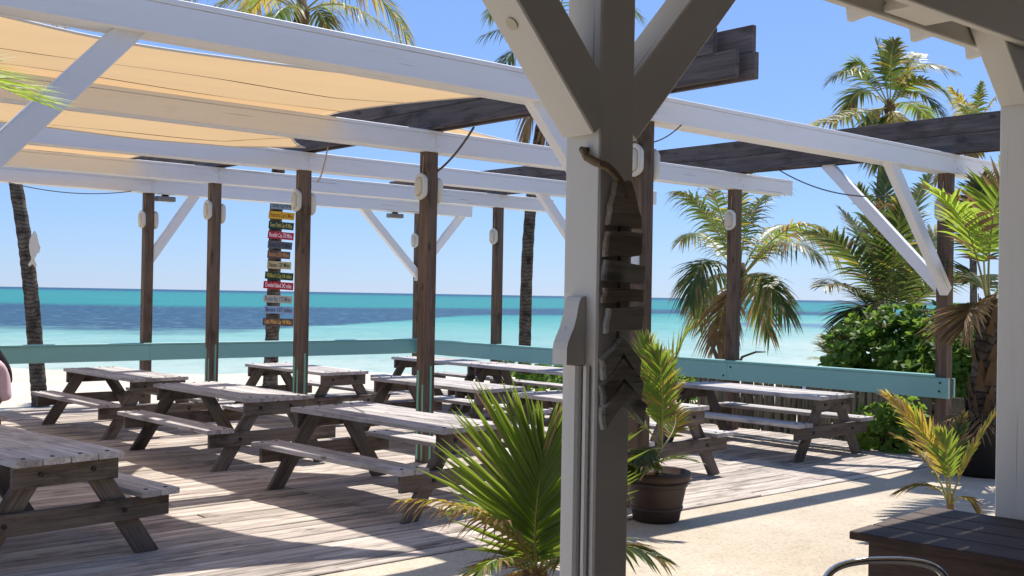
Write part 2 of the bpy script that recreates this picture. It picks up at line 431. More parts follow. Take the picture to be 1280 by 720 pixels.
def prism(name, outline, thick, mat, parent=None, bev=0.0):
    """outline in x,z; extruded along y from -thick/2 to thick/2"""
    n = len(outline); cx = sum(p[0] for p in outline)/n; cz = sum(p[1] for p in outline)/n
    rings = [(-thick/2, 1-bev), (-thick/2+thick*0.25, 1), (thick/2-thick*0.25, 1), (thick/2, 1-bev)] if bev else [(-thick/2, 1), (thick/2, 1)]
    vs = []; fs = []
    for (y, s) in rings:
        for (x, z) in outline: vs.append((cx+(x-cx)*s, y, cz+(z-cz)*s))
    for k in range(len(rings)-1):
        for i in range(n):
            j = (i+1) % n; fs.append((k*n+i, k*n+j, (k+1)*n+j, (k+1)*n+i))
    fs.append(tuple(reversed(range(n)))); fs.append(tuple((len(rings)-1)*n+i for i in range(n)))
    o = mesh_obj(name, vs, fs, mat, parent)
    return o
def under(o, p):
    """make o a sub-part of p; both are parts of the same thing"""
    m = p.matrix_basis.inverted() @ o.matrix_basis
    o.parent = p; o.matrix_parent_inverse = Matrix.Identity(4); o.matrix_basis = m
    return o
def copy_tree(o, parent=None):
    c = o.copy(); col.objects.link(c); c.parent = parent
    for ch in list(o.children): copy_tree(ch, c)
    return c

# ------------------------------------------------------------------ setting: sand, sea, patio, deck
def ground_z(x, y):
    d = x*FH.x + y*FH.y
    def lerp(a, b, t): t = min(1, max(0, t)); t = t*t*(3-2*t); return a+(b-a)*t
    z = lerp(-0.14, -0.75, (d-9)/16)
    z += lerp(0, -0.80, (d-24)/24)
    z += lerp(0, -2.5, (d-50)/90)
    return z
def make_sand():
    ds = list(np.concatenate([np.linspace(-60, 4, 9), np.linspace(6, 60, 46), np.linspace(66, 260, 16)]))
    rs = list(np.concatenate([np.linspace(-260, -50, 10), np.linspace(-45, 60, 60), np.linspace(66, 300, 12)]))
    vs = []; fs = []
    for d in ds:
        for r in rs:
            p = FH*d + RH*r
            z = ground_z(p.x, p.y)
            if d > 20: z += 0.03*math.sin(r*0.33+d*0.21)+0.02*math.sin(r*0.9-d*0.5)
            vs.append((p.x, p.y, z))
    n = len(rs)
    for i in range(len(ds)-1):
        for j in range(n-1): fs.append((i*n+j, (i+1)*n+j, (i+1)*n+j+1, i*n+j+1))
    fs = [tuple(reversed(f)) for f in fs]
    tag(mesh_obj('sand_ground', vs, fs, M['sand'], None, True), kind='structure')
make_sand()
def make_sea():
    ds = [28, 60, 120, 300, 900, 3000, 9000, 28000]; vs = []; fs = []
    rs = [-1, -0.5, 0, 0.5, 1]
    for d in ds:
        for r in rs:
            p = FH*d + RH*(r*(d*1.6+220)); vs.append((p.x, p.y, -1.5))
    for i in range(len(ds)-1):
        for j in range(len(rs)-1): fs.append((i*5+j, i*5+j+1, (i+1)*5+j+1, (i+1)*5+j))
    tag(mesh_obj('sea', vs, fs, M['sea']), kind='structure')
make_sea()
# patio slab with an uneven edge beside the deck
def make_patio():
    top = []
    xs = np.linspace(-7, 12.9, 90)
    for i, x in enumerate(xs):
        e = 6.085
        top.append((x, e))
    ring = [(-7, -6.0)] + [(x, y) for x, y in top] + [(13.4, 5.6), (13.9, 4.6), (14.2, 3.0), (14.3, -6.0)]
    n = len(ring)
    vs = [(x, y, -0.014) for x, y in ring] + [(x, y, -0.16) for x, y in ring]
    fs = [tuple(reversed(range(n)))] + [(i, (i+1) % n, n+(i+1) % n, n+i) for i in range(n)]
    tag(mesh_obj('patio', vs, fs, M['patio']), kind='structure')
make_patio()
XM, XC, XL = 7.03, 12.31, 1.60
PY = [6.39, 9.46, 12.07, 14.53, 16.84]
# deck: a boarded platform on a joist frame
def make_deck():
    x0, x1, y0, y1 = 0.35, 12.52, 6.10, 16.98
    fr = mesh_obj('deck', [(x0+.03, y0+.03, -.046), (x1-.03, y0+.03, -.046), (x1-.03, y1-.03, -.046), (x0+.03, y1-.03, -.046),
                           (x0+.03, y0+.03, -.62), (x1-.03, y0+.03, -.62), (x1-.03, y1-.03, -.62), (x0+.03, y1-.03, -.62)],
                  [(3, 2, 1, 0), (0, 1, 5, 4), (1, 2, 6, 5), (2, 3, 7, 6), (3, 0, 4, 7)], M['soil'])
    tag(fr, kind='structure')
    fr.data.materials[0] = M['table_frame']
    w, gap = 0.1355, 0.010
    rows = int((y1-y0)/(w+gap)); y = y0
    lens = []
    for k in range(rows):
        cuts = [x0, *[c + ((k % 2)*1.2) for c in (3.9, 8.4)], x1]
        if k % 3 == 1: cuts = [x0, 5.1, 9.6, x1]
        for a, b in zip(cuts[:-1], cuts[1:]):
            board('deck_board', (b-a-.004, w, 0.034), ((a+b)/2, y+w/2, -0.018+random.uniform(-.002, .002)), 'x', M['deck'], fr, 0.006, 0, 0.008)
        y += w+gap
    # fascia boards round the edge
    board('fascia_board', (x1-x0, 0.2, 0.03), ((x0+x1)/2, y1+.018, -.14), Matrix(((1, 0, 0), (0, 0, -1), (0, 1, 0))), M['deck'], fr)
    board('fascia_board', (y1-y0, 0.2, 0.03), (x1+.018, (y0+y1)/2, -.14), Matrix(((0, 0, 1), (1, 0, 0), (0, 1, 0))), M['deck'], fr)
make_deck()

# ------------------------------------------------------------------ pergola
VB = Matrix(((1, 0, 0), (0, 0, -1), (0, 1, 0)))      # board on edge, length x, width z
VBY = Matrix(((0, 0, 1), (1, 0, 0), (0, 1, 0)))      # board on edge, length y, width z
def make_pergola():
    P = empty('pergola', (XM, 11, 0))
    tag(P, 'white beamed pergola on brown wooden posts above the picnic tables', 'pergola')
    P.location = (0, 0, 0)
    S = 0.142
    for ci, X in enumerate((XL, XM, XC)):
        for k, Y in enumerate(PY):
            p = board('post', (3.52, S, S), (X, Y, 1.735 if ci < 2 else 1.735), 'z', M['post'], P, 0.006)
            if ci == 1 and k in (1, 2, 3):
                for (dx, dy, ww, tt, z1) in ((-S/2-.0015, .035, .034, .003, .95), (-S/2-.0015, -.050, .026, .003, .8), (.0, -S/2-.0015, .003, .026, 1.0)):
                    sp = board('paint_strip', (z1, tt if dy < -.06 else ww, .003), (0, 0, 0), 'z', M['teal_strip'], P, 0.0005)
                    if dy < -.06:
                        sp.matrix_local = Matrix.Translation((X+.02, Y-S/2-.0012, z1/2+.03)) @ (Matrix.Rotation(R(90), 3, 'Z') @ AX['z']).to_4x4()
                    else:
                        sp.matrix_local = Matrix.Translation((X-S/2-.0012, Y+dy, z1/2+.03)) @ AX['z'].to_4x4()
    for k, Y in enumerate(PY):
        for (a, b) in ((-0.7, XM-.002), (XM+.002, 13.5)):
            for s in (-1, 1):
                board('beam_board', (b-a-(.03 if s > 0 and b > 13 else 0), 0.186, 0.045), ((a+b)/2, Y+s*0.0955, 3.403), VB, M['white'], P, 0.005)
            board('beam_cap', (b-a, 0.245, 0.036), ((a+b)/2+.004, Y, 3.5155), 'x', M['white'], P, 0.004)
        for (a, b) in ((-0.7, XL-.075), (XL+.075, XM-.075), (XM+.075, XC-.075), (XC+.075, 13.4)):
            board('beam_soffit', (b-a, 0.142, 0.022), ((a+b)/2, Y, 3.325), 'x', M['white'], P, 0.003)
    # weathered timbers lying across the beams
    for X in (-0.35, XM, XC):
        ends = {(-1, 0): 5.34, (-1, 1): 5.56, (1, 0): 5.27, (1, 1): 5.30}
        for s in (-1, 1):
            for lv in (0, 1):
                e = ends[(s, lv)] + (0.05 if X == XC else 0)
                for (a, b) in ((e, 11.3+lv*1.2), (11.303+lv*1.2, 17.7)):
                    board('timber_plank', (b-a, 0.214, 0.05), (X+s*(0.078 if lv == 0 else 0.08), (a+b)/2, 3.644+lv*0.217), VBY, M['timber'], P, 0.005)
        for Y in [5.9]+PY[1:]:
            board('timber_spacer', (0.24, 0.105, 0.30), (X, Y+.3, 3.72), 'y', M['timber'], P, 0.004)
    def brace_x(X, Y, dx, dz, zt=3.31, side=0.0, w=0.10):
        a = Vector((X+math.copysign(.03, dx), Y+side, zt-dz)); b = Vector((X+dx, Y+side, zt+.06))
        strut('brace', a, b, 0.14, w, (0, 1, 0), M['white'], P, 0.005)
    brace_x(XL, PY[0], 0.97, 0.97)
    brace_x(XM, PY[0], -1.3, 1.3)
    brace_x(XC, PY[0], -1.35, 1.38, side=-.03)
    brace_x(XC, PY[2], -1.3, 1.25)
    brace_x(XC, PY[4], -1.3, 1.15); brace_x(XC, PY[4], 1.05, 1.05)
    brace_x(XM, PY[4], 0.8, 1.05)
    strut('brace', (XC, PY[0]+.05, 1.97), (XC, PY[0]+1.62, 3.56), 0.14, 0.09, (1, 0, 0), M['white'], P, 0.005)
    # bolt heads on the beam faces at the posts
    for X in (XM, XC):
        for Y in PY:
            for dx, dz in ((-.035, .04), (.04, -.035)):
                vs, fs = tube_data([(0, 0, 0), (0, -.012, 0)], .014, 7)
                o = mesh_obj('bolt', vs, fs, M['white'], P); o.location = (X+dx, Y-.118, 3.40+dz)
make_pergola()

# railings
def railing(name, label, segs, axis, off, cap_w=0.13):
    e = empty(name, (0, 0, 0)); tag(e, label, 'railing')
    for (a, b) in segs:
        L = b-a-.004; c = (a+b)/2
        if axis == 'x':
            board('rail_board', (L, 0.24, 0.04), (c, off, 0.80), VB, M['teal'], e, 0.005)
            board('rail_cap', (L, cap_w, 0.03), (c, off+.035, 0.9365), 'x', M['teal'], e, 0.005)
        else:
            board('rail_board', (L, 0.24, 0.04), (off, c, 0.80), VBY, M['teal'], e, 0.005)
            board('rail_cap', (L-.16 if a < 7 else L, cap_w, 0.03), (off+.035, c+(.08 if a < 7 else 0), 0.9365), 'y', M['teal'], e, 0.005)
    return e
railing('deck_railing', 'teal plank railing along the sea edge of the deck behind the sign palm', [(0.4, 3.6), (3.6, XM+.02), (XM+.02, XC-.1)], 'x', PY[4]-.094)
rr = railing('deck_railing', 'teal plank railing with a free end running beside the paling fence', [(6.27, 9.46), (9.46, 14.53), (14.53, PY[4]-.12)], 'y', XC-.094)
board('rail_board', (10.4, 0.22, 0.035), (XC+.092, 11.5, 0.80), VBY, M['teal'], rr, 0.005)
for y in (6.36, 6.36):
    pass
for (y, z) in ((6.37, .86), (6.38, .76), (9.40, .86), (9.52, .74)):
    vs, fs = tube_data([(0, 0, 0), (-.010, 0, 0)], .013, 7)
    o = mesh_obj('bolt', vs, fs, M['bolt'], rr); o.location = (XC-.114, y, z)

# ------------------------------------------------------------------ oval lamps on the posts
def oval_ring(w, h, n=28):
    """stadium outline in y,z"""
    r = w/2; pts = []
    for i in range(n):
        a = 2*math.pi*i/n; y = r*math.cos(a); z = r*math.sin(a)
        z += math.copysign(h/2-r, math.sin(a)) if abs(math.sin(a)) > 1e-6 else 0
        pts.append((y, z))
    return pts
def make_lamp():
    e = empty('oval_lamp')
    def shell(name, rings, mat):
        vs = []; fs = []; n = 28
        for (x, s, dw) in rings:
            for (y, z) in oval_ring(0.17*s, 0.285*s+dw): vs.append((x, y, z))
        for k in range(len(rings)-1):
            for i in range(n):
                j = (i+1) % n; fs.append((k*n+i, k*n+j, (k+1)*n+j, (k+1)*n+i))
        fs.append(tuple(reversed(range(n)))); fs.append(tuple((len(rings)-1)*n+i for i in range(n)))
        return mesh_obj(name, vs, fs, mat, e, True)
    bd = shell('body', [(0, .9, 0), (-.03, 1, 0), (-.048, 1, 0), (-.06, .93, 0), (-.06, .74, 0), (-.05, .72, 0)], M['lamp_white'])
    ln = shell('lens', [(-.049, .70, 0), (-.066, .66, 0), (-.078, .5, 0), (-.082, .2, 0)], M['lamp_lens']); under(ln, bd)
    tube('lamp_cord', [(-.012, 0, .14), (-.006, .004, .2), (-.004, -.003, .33)], .005, M['cord'], e, 6)
    return e
lamp0 = make_lamp(); used = [False]
LAMPS = [(XM, 0, -1, 3.02, 'oval white bulkhead lamp on the post behind the potted palm, facing away from the fence'),
         (XM, 0, 1, 3.00, 'oval white bulkhead lamp on the post behind the potted palm, facing the paling fence'),
         (XM, 1, -1, 2.99, 'oval white lamp on the sign palm side of the post with a slack strap'),
         (XM, 1, 1, 2.96, 'oval white lamp on the fence side of the post with a slack strap'),
         (XM, 2, -1, 2.98, 'oval white lamp on the post just right of the stacked distance signs, facing them'),
         (XM, 2, 1, 2.95, 'oval white lamp turned edge-on beyond the post next to the distance signs'),
         (XM, 3, -1, 2.98, 'oval white lamp on the slender post between fish palm and sign palm, outer side'),
         (XM, 3, 1, 2.94, 'oval white lamp half hidden behind the post between fish palm and sign palm'),
         (XM, 4, -1, 2.94, 'small oval white lamp on the braced post at the sea railing, fish palm side'),
         (XM, 4, 1, 2.94, 'small oval white lamp tucked behind the brace of the sea railing post'),
         (XC, 4, -1, 2.85, 'small oval white lamp on the corner post where the two railings meet'),
         (XC, 3, -1, 2.86, 'small oval white lamp on the railing post beside the bare palm trunk'),
         (XC, 1, -1, 2.94, 'oval white lamp on the railing post in front of the leaning palm'),
         (XC, 0, -1, 2.94, 'oval white lamp partly behind a palm leaf on the last railing post')]
for i, (X, k, s, z, lb) in enumerate(LAMPS):
    o = lamp0 if i == 0 else copy_tree(lamp0)
    o.location = (X+s*0.073, PY[k]-.005, z-.05); o.rotation_euler = (0, 0, 0 if s < 0 else math.pi)
    tag(o, lb, 'lamp', 'oval lamps on the pergola posts')

# ------------------------------------------------------------------ picnic tables (length on y)
def make_table():
    T = empty('picnic_table'); L = 2.13
    fw = M['table_frame']
    tops = []; seats = []
    for i in range(4):
        tp = board('top_plank', (L-0.004*i, 0.176, 0.042), (-.279+i*.186, 0.004*(i % 2), 0.699), 'y', M['table'], T, 0.005); tops.append(tp)
    for s in (-1, 1):
        for i in range(2):
            sp = board('seat_plank', (L-.005*i, 0.139, 0.042), (s*(.565+i*.148), 0.003*i, 0.409), 'y', M['table'], T, 0.005); seats.append((s*(.565+i*.148), sp))
    for e in (-1, 1):
        ye = e*(L/2-.075)
        cl = board('top_cleat', (0.70, 0.142, 0.04), (0, ye, 0.6065), VB, fw, T, 0.004)
        sb = board('seat_beam', (1.46, 0.142, 0.04), (0, ye, 0.316), VB, fw, T, 0.004)
        for s in (-1, 1):
            a = Vector((s*0.175, ye-e*.042, 0.655)); b = Vector((s*0.60, ye-e*.042, 0.0))
            d = (b-a); L2 = d.length
            ang = math.atan2(d.z, d.x)
            x = Vector((math.cos(ang), 0, math.sin(ang))); y = Vector((-math.sin(ang), 0, math.cos(ang))); zz = x.cross(y)
            # ends cut level: shear so that the end faces are horizontal
            sh = -y.z/x.z
            board('leg', (L2, 0.142, 0.04), (a+b)/2, Matrix((x, y, zz)).transposed(), fw, T, 0.004, sh)
        # bolts
        vs, fs = tube_data([(0, 0, 0), (0, -.012*1, 0)], .017, 7)
        me = None
        for (x, z) in ((-.175, .615), (.175, .615), (-.40, .315), (.40, .315)):
            if me is None:
                o = mesh_obj('bolt', vs, fs, M['bolt'], T); me = o.data
            else: o = link(bpy.data.objects.new('bolt', me), T)
            o.location = (x, ye+e*.0205, z); o.rotation_euler = (0, 0, 0 if e < 0 else math.pi); under(o, cl if z > .5 else sb)
        vs, fs = tube_data([(0, 0, 0), (0, 0, .006)], .014, 7); me = None
        for q, x in enumerate((-.279, -.093, .093, .279)):
            if me is None: o = mesh_obj('bolt', vs, fs, M['bolt'], T); me = o.data
            else: o = link(bpy.data.objects.new('bolt', me), T)
            o.location = (x, ye, .7195); under(o, tops[q])
        for x in (-.713, -.565, .565, .713):
            o = link(bpy.data.objects.new('bolt', me), T); o.location = (x, ye, .4295); under(o, min(seats, key=lambda a: abs(a[0]-x))[1])
    # a middle stiffener under the top
    board('top_batten', (0.66, 0.09, 0.036), (0, 0, 0.659), 'x', fw, T, 0.004)
    return T
TABLES = [
    (2.38, 8.20, 7, 'grey picnic table in deep sail shade at the near deck edge under the white brace'),
    (5.54, 13.95, 2, 'grey picnic table beside the braced post at the sea railing near the fish palm'),
    (5.55, 11.06, 1.5, 'grey picnic table with patchy sunlight on its top beside the signpost-side brown post'),
    (5.62, 8.02, 4, 'sunlit grey picnic table between the strapped post and the spiky young palm'),
    (8.08, 13.75, 1, 'shaded grey picnic table by the sea railing in front of the distance sign palm'),
    (8.24, 10.68, 1, 'grey picnic table half behind the post with the slack strap'),
    (8.36, 8.05, 2, 'grey picnic table behind the white porch post and the potted palm'),
    (11.05, 14.28, 0, 'grey picnic table in the corner of the railings, end to end with another'),
    (11.06, 12.12, 1, 'grey picnic table before the bare palm trunk, end to end with another'),
    (11.03, 8.05, 0.5, 'grey picnic table standing alone beside the paling fence'),
    (2.82, 13.22, 0, 'grey picnic table with a person in a lilac shirt on its bench')]
tab0 = make_table()
for i, (x, y, rz, lb) in enumerate(TABLES):
    o = tab0 if i == 0 else copy_tree(tab0)
    o.location = (x, y, 0.001); o.rotation_euler = (0, 0, R(rz))
    tag(o, lb, 'picnic table', 'picnic tables on the deck')

# ------------------------------------------------------------------ shade sails
def sail(label, fn, nu, nv, hem_ids=True):
    """fn(u,v) -> point; one cloth with a hem tube along its border"""
    vs = []; fs = []
    for i in range(nu+1):
        for j in range(nv+1): vs.append(fn(i/nu, j/nv))
    for i in range(nu):
        for j in range(nv): a = i*(nv+1)+j; fs.append((a, a+nv+1, a+nv+2, a+1))
    o = mesh_obj('shade_sail', vs, fs, M['sail'], None, True)
    border = [vs[i*(nv+1)] for i in range(nu+1)] + [vs[nu*(nv+1)+j] for j in range(1, nv+1)] + [vs[i*(nv+1)+nv] for i in range(nu-1, -1, -1)] + [vs[j] for j in range(nv-1, -1, -1)]
    tube('hem', border, 0.011, M['hem'], o, 5)
    tag(o, label, 'shade sail', 'tan shade sails on the pergola')
    return o
def rect_sail(x0, x1, y0, y1, ymid, zc, ins_r, ins_n, sag1, sag2):
    def fn(u, v):
        # concave edges: pull the border in between the corners
        X = x0 + (x1-x0)*u; Y = y0 + (y1-y0)*v
        bu = 4*v*(1-v); bv = 4*u*(1-u)
        X -= ins_r*bu**0.8*u
        X += ins_r*bu**0.8*(1-u)
        Y += ins_n*bv*(1-v); Y -= ins_n*0.55*bv*v
        if Y < ymid: t = (Y-y0)/(ymid-y0); s = sag1*math.sin(math.pi*min(1, max(0, t)))
        else: t = (Y-ymid)/(y1-ymid); s = sag2*math.sin(math.pi*min(1, max(0, t*0.62)))*(0.6+0.4*math.sin(math.pi*u))
        s *= min(1.0, 0.25+1.6*math.sin(math.pi*min(max(u, 0.0), 1.0)))
        w = 0.012*math.sin(9*Y+2*X)*math.sin(math.pi*u)
        return (X, Y, zc - s + w)
    return fn
sail('tan shade sail stretched over the two nearest bays, dark seams, sunlit from above', rect_sail(-0.2, 6.86, 6.72, 11.75, 9.46, 3.585, 1.05, 0.85, 0.07, 0.20), 40, 44)
sail('tan shade sail over the bays beside the sea railing, seen as a sliver between beams', rect_sail(-0.2, 6.86, 12.4, 16.6, 14.53, 3.585, 1.0, 0.55, 0.03, 0.06), 28, 28)
def tri_sail(A, B, C, ins):
    A, B, C = Vector(A), Vector(B), Vector(C); G = (A+B+C)/3
    def fn(u, v):
        p = A*(1-u) + (B*(1-v)+C*v)*u
        w = (1-u, u*(1-v), u*v)
        k = ins*(4*w[0]*w[1]+4*w[1]*w[2]+4*w[0]*w[2])*(1-27*w[0]*w[1]*w[2])
        return p + (G-p)*k*0.25 - Vector((0, 0, 0.1*27*w[0]*w[1]*w[2]*0.3))
    return fn
sail('three cornered tan sail beyond the middle timbers, only a corner showing over the beam', tri_sail((8.30, 9.60, 3.58), (7.19, 9.62, 3.70), (7.19, 11.2, 3.66), 0.35), 24, 24)

# straps and cables
def catenary(a, b, sag, n=14):
    a = Vector(a); b = Vector(b)
    return [a.lerp(b, i/n) - Vector((0, 0, sag*4*(i/n)*(1-i/n))) for i in range(n+1)]
tag(tube('sail_strap', catenary((XM+.11, PY[1]-.62, 3.535), (XM+.078, PY[1]-.01, 3.10), 0.05), 0.012, M['cable'], None, 6), 'slack dark strap looped from the timber to the post', 'strap')
tag(tube('sail_strap', catenary((XM-.09, PY[2]-.7, 3.535), (XM+.1, PY[2]-.16, 3.17), 0.08), 0.010, M['cord'], None, 6), 'thin pale strap dangling in front of the third beam', 'strap')
tag(tube('cable', catenary((XC-.05, PY[0]+2.3, 3.52), (XC-.8, PY[0]-.02, 3.03), 0.16), 0.008, M['cable'], None, 6), 'thin grey cable drooping to the brace near the fence', 'cable')
tag(tube('cable', catenary((4.9, PY[4]-.13, 3.30), (6.7, PY[4]-.13, 3.31), 0.09), 0.007, M['cable'], None, 6), 'thin cable sagging under the beam near the fish palm', 'cable')
tag(tube('cable', catenary((XM+.35, PY[0]-.13, 3.31), (XM+.05, PY[0]+.075, 3.14), 0.05), 0.006, M['cable'], None, 6), 'short black cable running from the beam to the post lamp', 'cable')
tag(tube('cable', catenary((13.5, PY[4]-.1, 3.38), (14.9, PY[4]+2.0, 3.75), 0.12), 0.006, M['cable'], None, 6), 'fine wire leaving the beam end at the railing corner', 'cable')
def floodlight(loc, label):
    e = empty('floodlight', loc); tag(e, label, 'floodlight', 'grey floodlights under the sea side beam')
    board('housing', (0.30, 0.13, 0.075), (0, 0, -.07), 'x', M['flood'], e, 0.012)
    board('front_glass', (0.25, 0.10, 0.008), (0, 0, -.112), 'x', M['lamp_lens'], e, 0.002)
    board('bracket', (0.10, 0.05, 0.03), (0, 0, -.0165), 'x', M['bolt'], e, 0.003)
floodlight((11.75, PY[4], 3.308), 'grey floodlight under the beam next to the railing corner post')
floodlight((7.30, PY[4], 3.308), 'grey floodlight under the beam behind the braced sea side post')
n_ = board('notice', (0.24, 0.10, 0.006), (XC-.076, PY[4]-.03, 2.16), Matrix(((0, 0, 1), (0, 1, 0), (-1, 0, 0))), M['fish_white'], None, 0.001)
tag(n_, 'small blank white notice on the railing corner post', 'notice')

# ------------------------------------------------------------------ porch where the viewer stands
PX, PYY = 2.427, 2.385          # porch post
PX2 = 5.33
def make_porch():
    P = empty('porch'); tag(P, 'white painted porch with braced square posts and heavy eave beam', 'porch')
    W = M['porch_white']; S = 0.15
    for X in (PX, PX2, -0.4, 7.9):
        board('post', (3.24, S, S), (X, PYY, 1.605), 'z', W, P, 0.006)
        for s in (-1, 1):
            if X == PX:
                a = Vector((X+s*(S/2-.03), PYY+.003*s, 2.335)); b = Vector((X+s*(S/2+.80), PYY+.003*s, 3.24))
            else:
                a = Vector((X+s*(S/2-.03), PYY+.003*s, 2.80)); b = Vector((X+s*(S/2+.40), PYY+.003*s, 3.24))
            br = strut('brace', a, b, 0.145, 0.138, (0, 1, 0), W, P, 0.005)
            if X == PX and s < 0:
                d = (b-a).normalized(); nrm = Vector((-d.z, 0, d.x)); nrm = nrm if nrm.z < 0 else -nrm
                c = a+d*0.40+nrm*0.0735
                vs, fs = tube_data([c-nrm*.001, c+nrm*.004], .020, 12)
                mesh_obj('bolt_plug', vs, fs, M['lamp_lens'], P)
    for s in (-1, 1):
        board('eave_board', (11.0, 0.235, 0.045), (3.4, PYY+s*.098, 3.118), VB, W, P, 0.005)
    for x in np.arange(-1.6, 8.6, 1.9):
        board('eave_spacer', (0.34, 0.145, 0.05), (x+.25, PYY, 3.04), 'x', W, P, 0.003)
    for x in np.arange(-1.9, 8.9, 0.61):
        strut('rafter', (x, 3.02, 3.25), (x, -3.2, 4.15), 0.135, 0.045, (1, 0, 0), W, P, 0.004)
    y = 3.05
    for k in range(44):
        z = 3.25 + (3.02-y)*0.145 + 0.078
        board('roof_board', (11.4, 0.139, 0.022), (3.4, y, z), Euler((-0.144, 0, 0)).to_matrix(), W, P, 0.002)
        y -= 0.1425
    board('back_wall', (16.0, 5.2, 0.12), (3.4, -3.4, 2.55), VB, M['darkwood'], P, 0.005)  # unseen building wall, enlarged to darken faces turned to the porch
    board('shade_wall', (5.2, 3.4, 0.12), (-2.4, -.72, 1.65), VBY, M['darkwood'], P, 0.005)  # added out of view, with its twin, to darken the posts' inner faces
    board('shade_wall', (5.0, 3.3, 0.12), (9.05, -.86, 1.62), VBY, M['darkwood'], P, 0.005)  # added unseen end wall, keeps side light off the porch posts
    # scrolled bracket and the cover strip below it on the sail side of the post
    prof = [(0, 1.800), (-.010, 1.800), (-.018, 1.797), (-.026, 1.785), (-.032, 1.765), (-.038, 1.735), (-.048, 1.705), (-.062, 1.680), (-.072, 1.660), (-.076, 1.640), (-.076, 1.595), (0, 1.595)]
    b = prism('scroll_bracket', [(x, z) for x, z in reversed(prof)], 0.062, W, P)
    b.location = (PX-S/2-.0005, PYY+.005, 0)
    board('cover_strip', (1.58, 0.058, 0.030), (PX-S/2-.0155, PYY+.006, 0.80), 'z', W, P, 0.008)
    board('cover_strip', (1.58, 0.024, 0.016), (PX-S/2-.0085, PYY-.042, 0.80), 'z', W, P, 0.006)
    return P
make_porch()

# driftwood fish hanging on the porch post (on its face towards the patio)
def make_driftwood_fish():
    F = empty('driftwood_fish', (PX+.012, PYY-.075, 0))
    tag(F, 'driftwood fish of stacked slabs and arrow tail hanging from rope on the porch post', 'ornament')
    def wob(poly, a=.004):
        out = []
        n = len(poly)
        for i in range(n):
            p = poly[i]; q = poly[(i+1) % n]
            for k in range(3):
                t = k/3
                out.append((p[0]+(q[0]-p[0])*t+random.uniform(-a, a), p[1]+(q[1]-p[1])*t+random.uniform(-a, a)))
        return out
    def piece(name, poly, y, mat, th=.026, rot=0):
        o = prism(name, wob(poly), th, mat, F, .07)
        o.location = (0, y, 0); return o
    def z(py): return 1.8 + (371-py)/395.0
    piece('head', [(-.036, z(232)), (.028, z(231)), (.055, z(255)), (.080, z(287)), (-.070, z(287)), (-.060, z(262))], -.016, M['driftwood'])
    slabs = [(-.082, .082, 294, 322), (-.090, .095, 329, 353), (-.088, .095, 361, 377), (-.078, .090, 383, 413)]
    for i, (a, b, t, bt) in enumerate(slabs):
        tl = random.uniform(-.008, .008)
        piece('slab', [(a, z(bt)+tl), (b-.006, z(bt)-tl), (b, z(t)-tl), (a+.012, z(t)+tl)], -.017-.002*(i % 2), M['driftgrey'] if i in (1, 3) else M['driftwood'])
    for i, py in enumerate((418, 446, 474)):
        zt = z(py); w = .088+.006*i; d = .072; h = .052
        piece('tail_chevron', [(0, zt), (-w, zt-d), (-w+.012, zt-d-h*1.15), (0, zt-h), (w-.012, zt-d-h*1.1), (w, zt-d)], -.016-.007*i, M['driftgrey'])
    tube('string', [(0, -.002, z(285)), (.002, -.002, z(350)), (0, -.002, z(420))], .005, M['rope'], F, 6)
    # rope: from a nail on the next face of the post, round the corner to the head
    path = [(-.105, .052, z(196)), (-.104, .040, z(205)), (-.100, .012, z(211)), (-.098, -.008, z(214)), (-.075, -.018, z(217)), (-.045, -.020, z(224)), (-.010, -.020, z(236)), (.004, -.022, z(252))]
    rp = tube('rope', path, .011, M['rope'], F, 8)
    vs = []; fs = []
    pts = [Vector(p) for p in path]
    for k in range(len(pts)-1):
        for q in range(4):
            c = pts[k].lerp(pts[k+1], q/4); d = (pts[k+1]-pts[k]).normalized()
            tube_data([c-d*.004, c, c+d*.004], [.009, .0135, .009], 8, True, vs, fs)
    under(mesh_obj('rope_whipping', vs, fs, M['rope'], F, True), rp)
    vs, fs = tube_data([(-.088, .054, z(196)), (-.112, .054, z(196))], .010, 8); mesh_obj('nail', vs, fs, M['bolt'], F)
make_driftwood_fish()

# ------------------------------------------------------------------ dark table, chair
def make_dark_table():
    A = atz(1062, 664, .79); B = atz(1165, 633, .79)
    d = (B-A); w = d.length; ux = Vector((d.x, d.y, 0)).normalized(); uy = Vector((ux.y, -ux.x, 0))
    ang = math.atan2(ux.y, ux.x)
    T = empty('dark_table', (A.x, A.y, 0), ang)      # local x along the short side, local -y along the planks
    tag(T, 'dark brown slatted wooden table with deep side boards beside the porch', 'table')
    n = 4; L = 1.5
    for i in range(n):
        board('top_plank', (L, w/n-.006, .036), (w/n*(i+.5), -L/2+random.uniform(-.004, .004), .772), 'y', M['darkwood'], T, .006)
    for x in (.05, w-.05):
        board('side_board', (L-.16, .20, .03), (x, -L/2, .6515), VBY, M['darkwood'], T, .004)
    for y in (-.07, -L+.07):
        board('end_board', (w-.14, .20, .03), (w/2, y, .6505), VB, M['darkwood'], T, .004)
    for x in (.085, w-.085):
        for y in (-.12, -L+.12):
            board('leg', (.745, .07, .07), (x+(.03 if x < .3 else -.03), y, .3595), 'z', M['darkwood'], T, .005)
    for x in (.05,):
        board('side_slat', (L-.16, .14, .028), (x, -L/2, .44), VBY, M['darkwood'], T, .004)
    return A, B
make_dark_table()
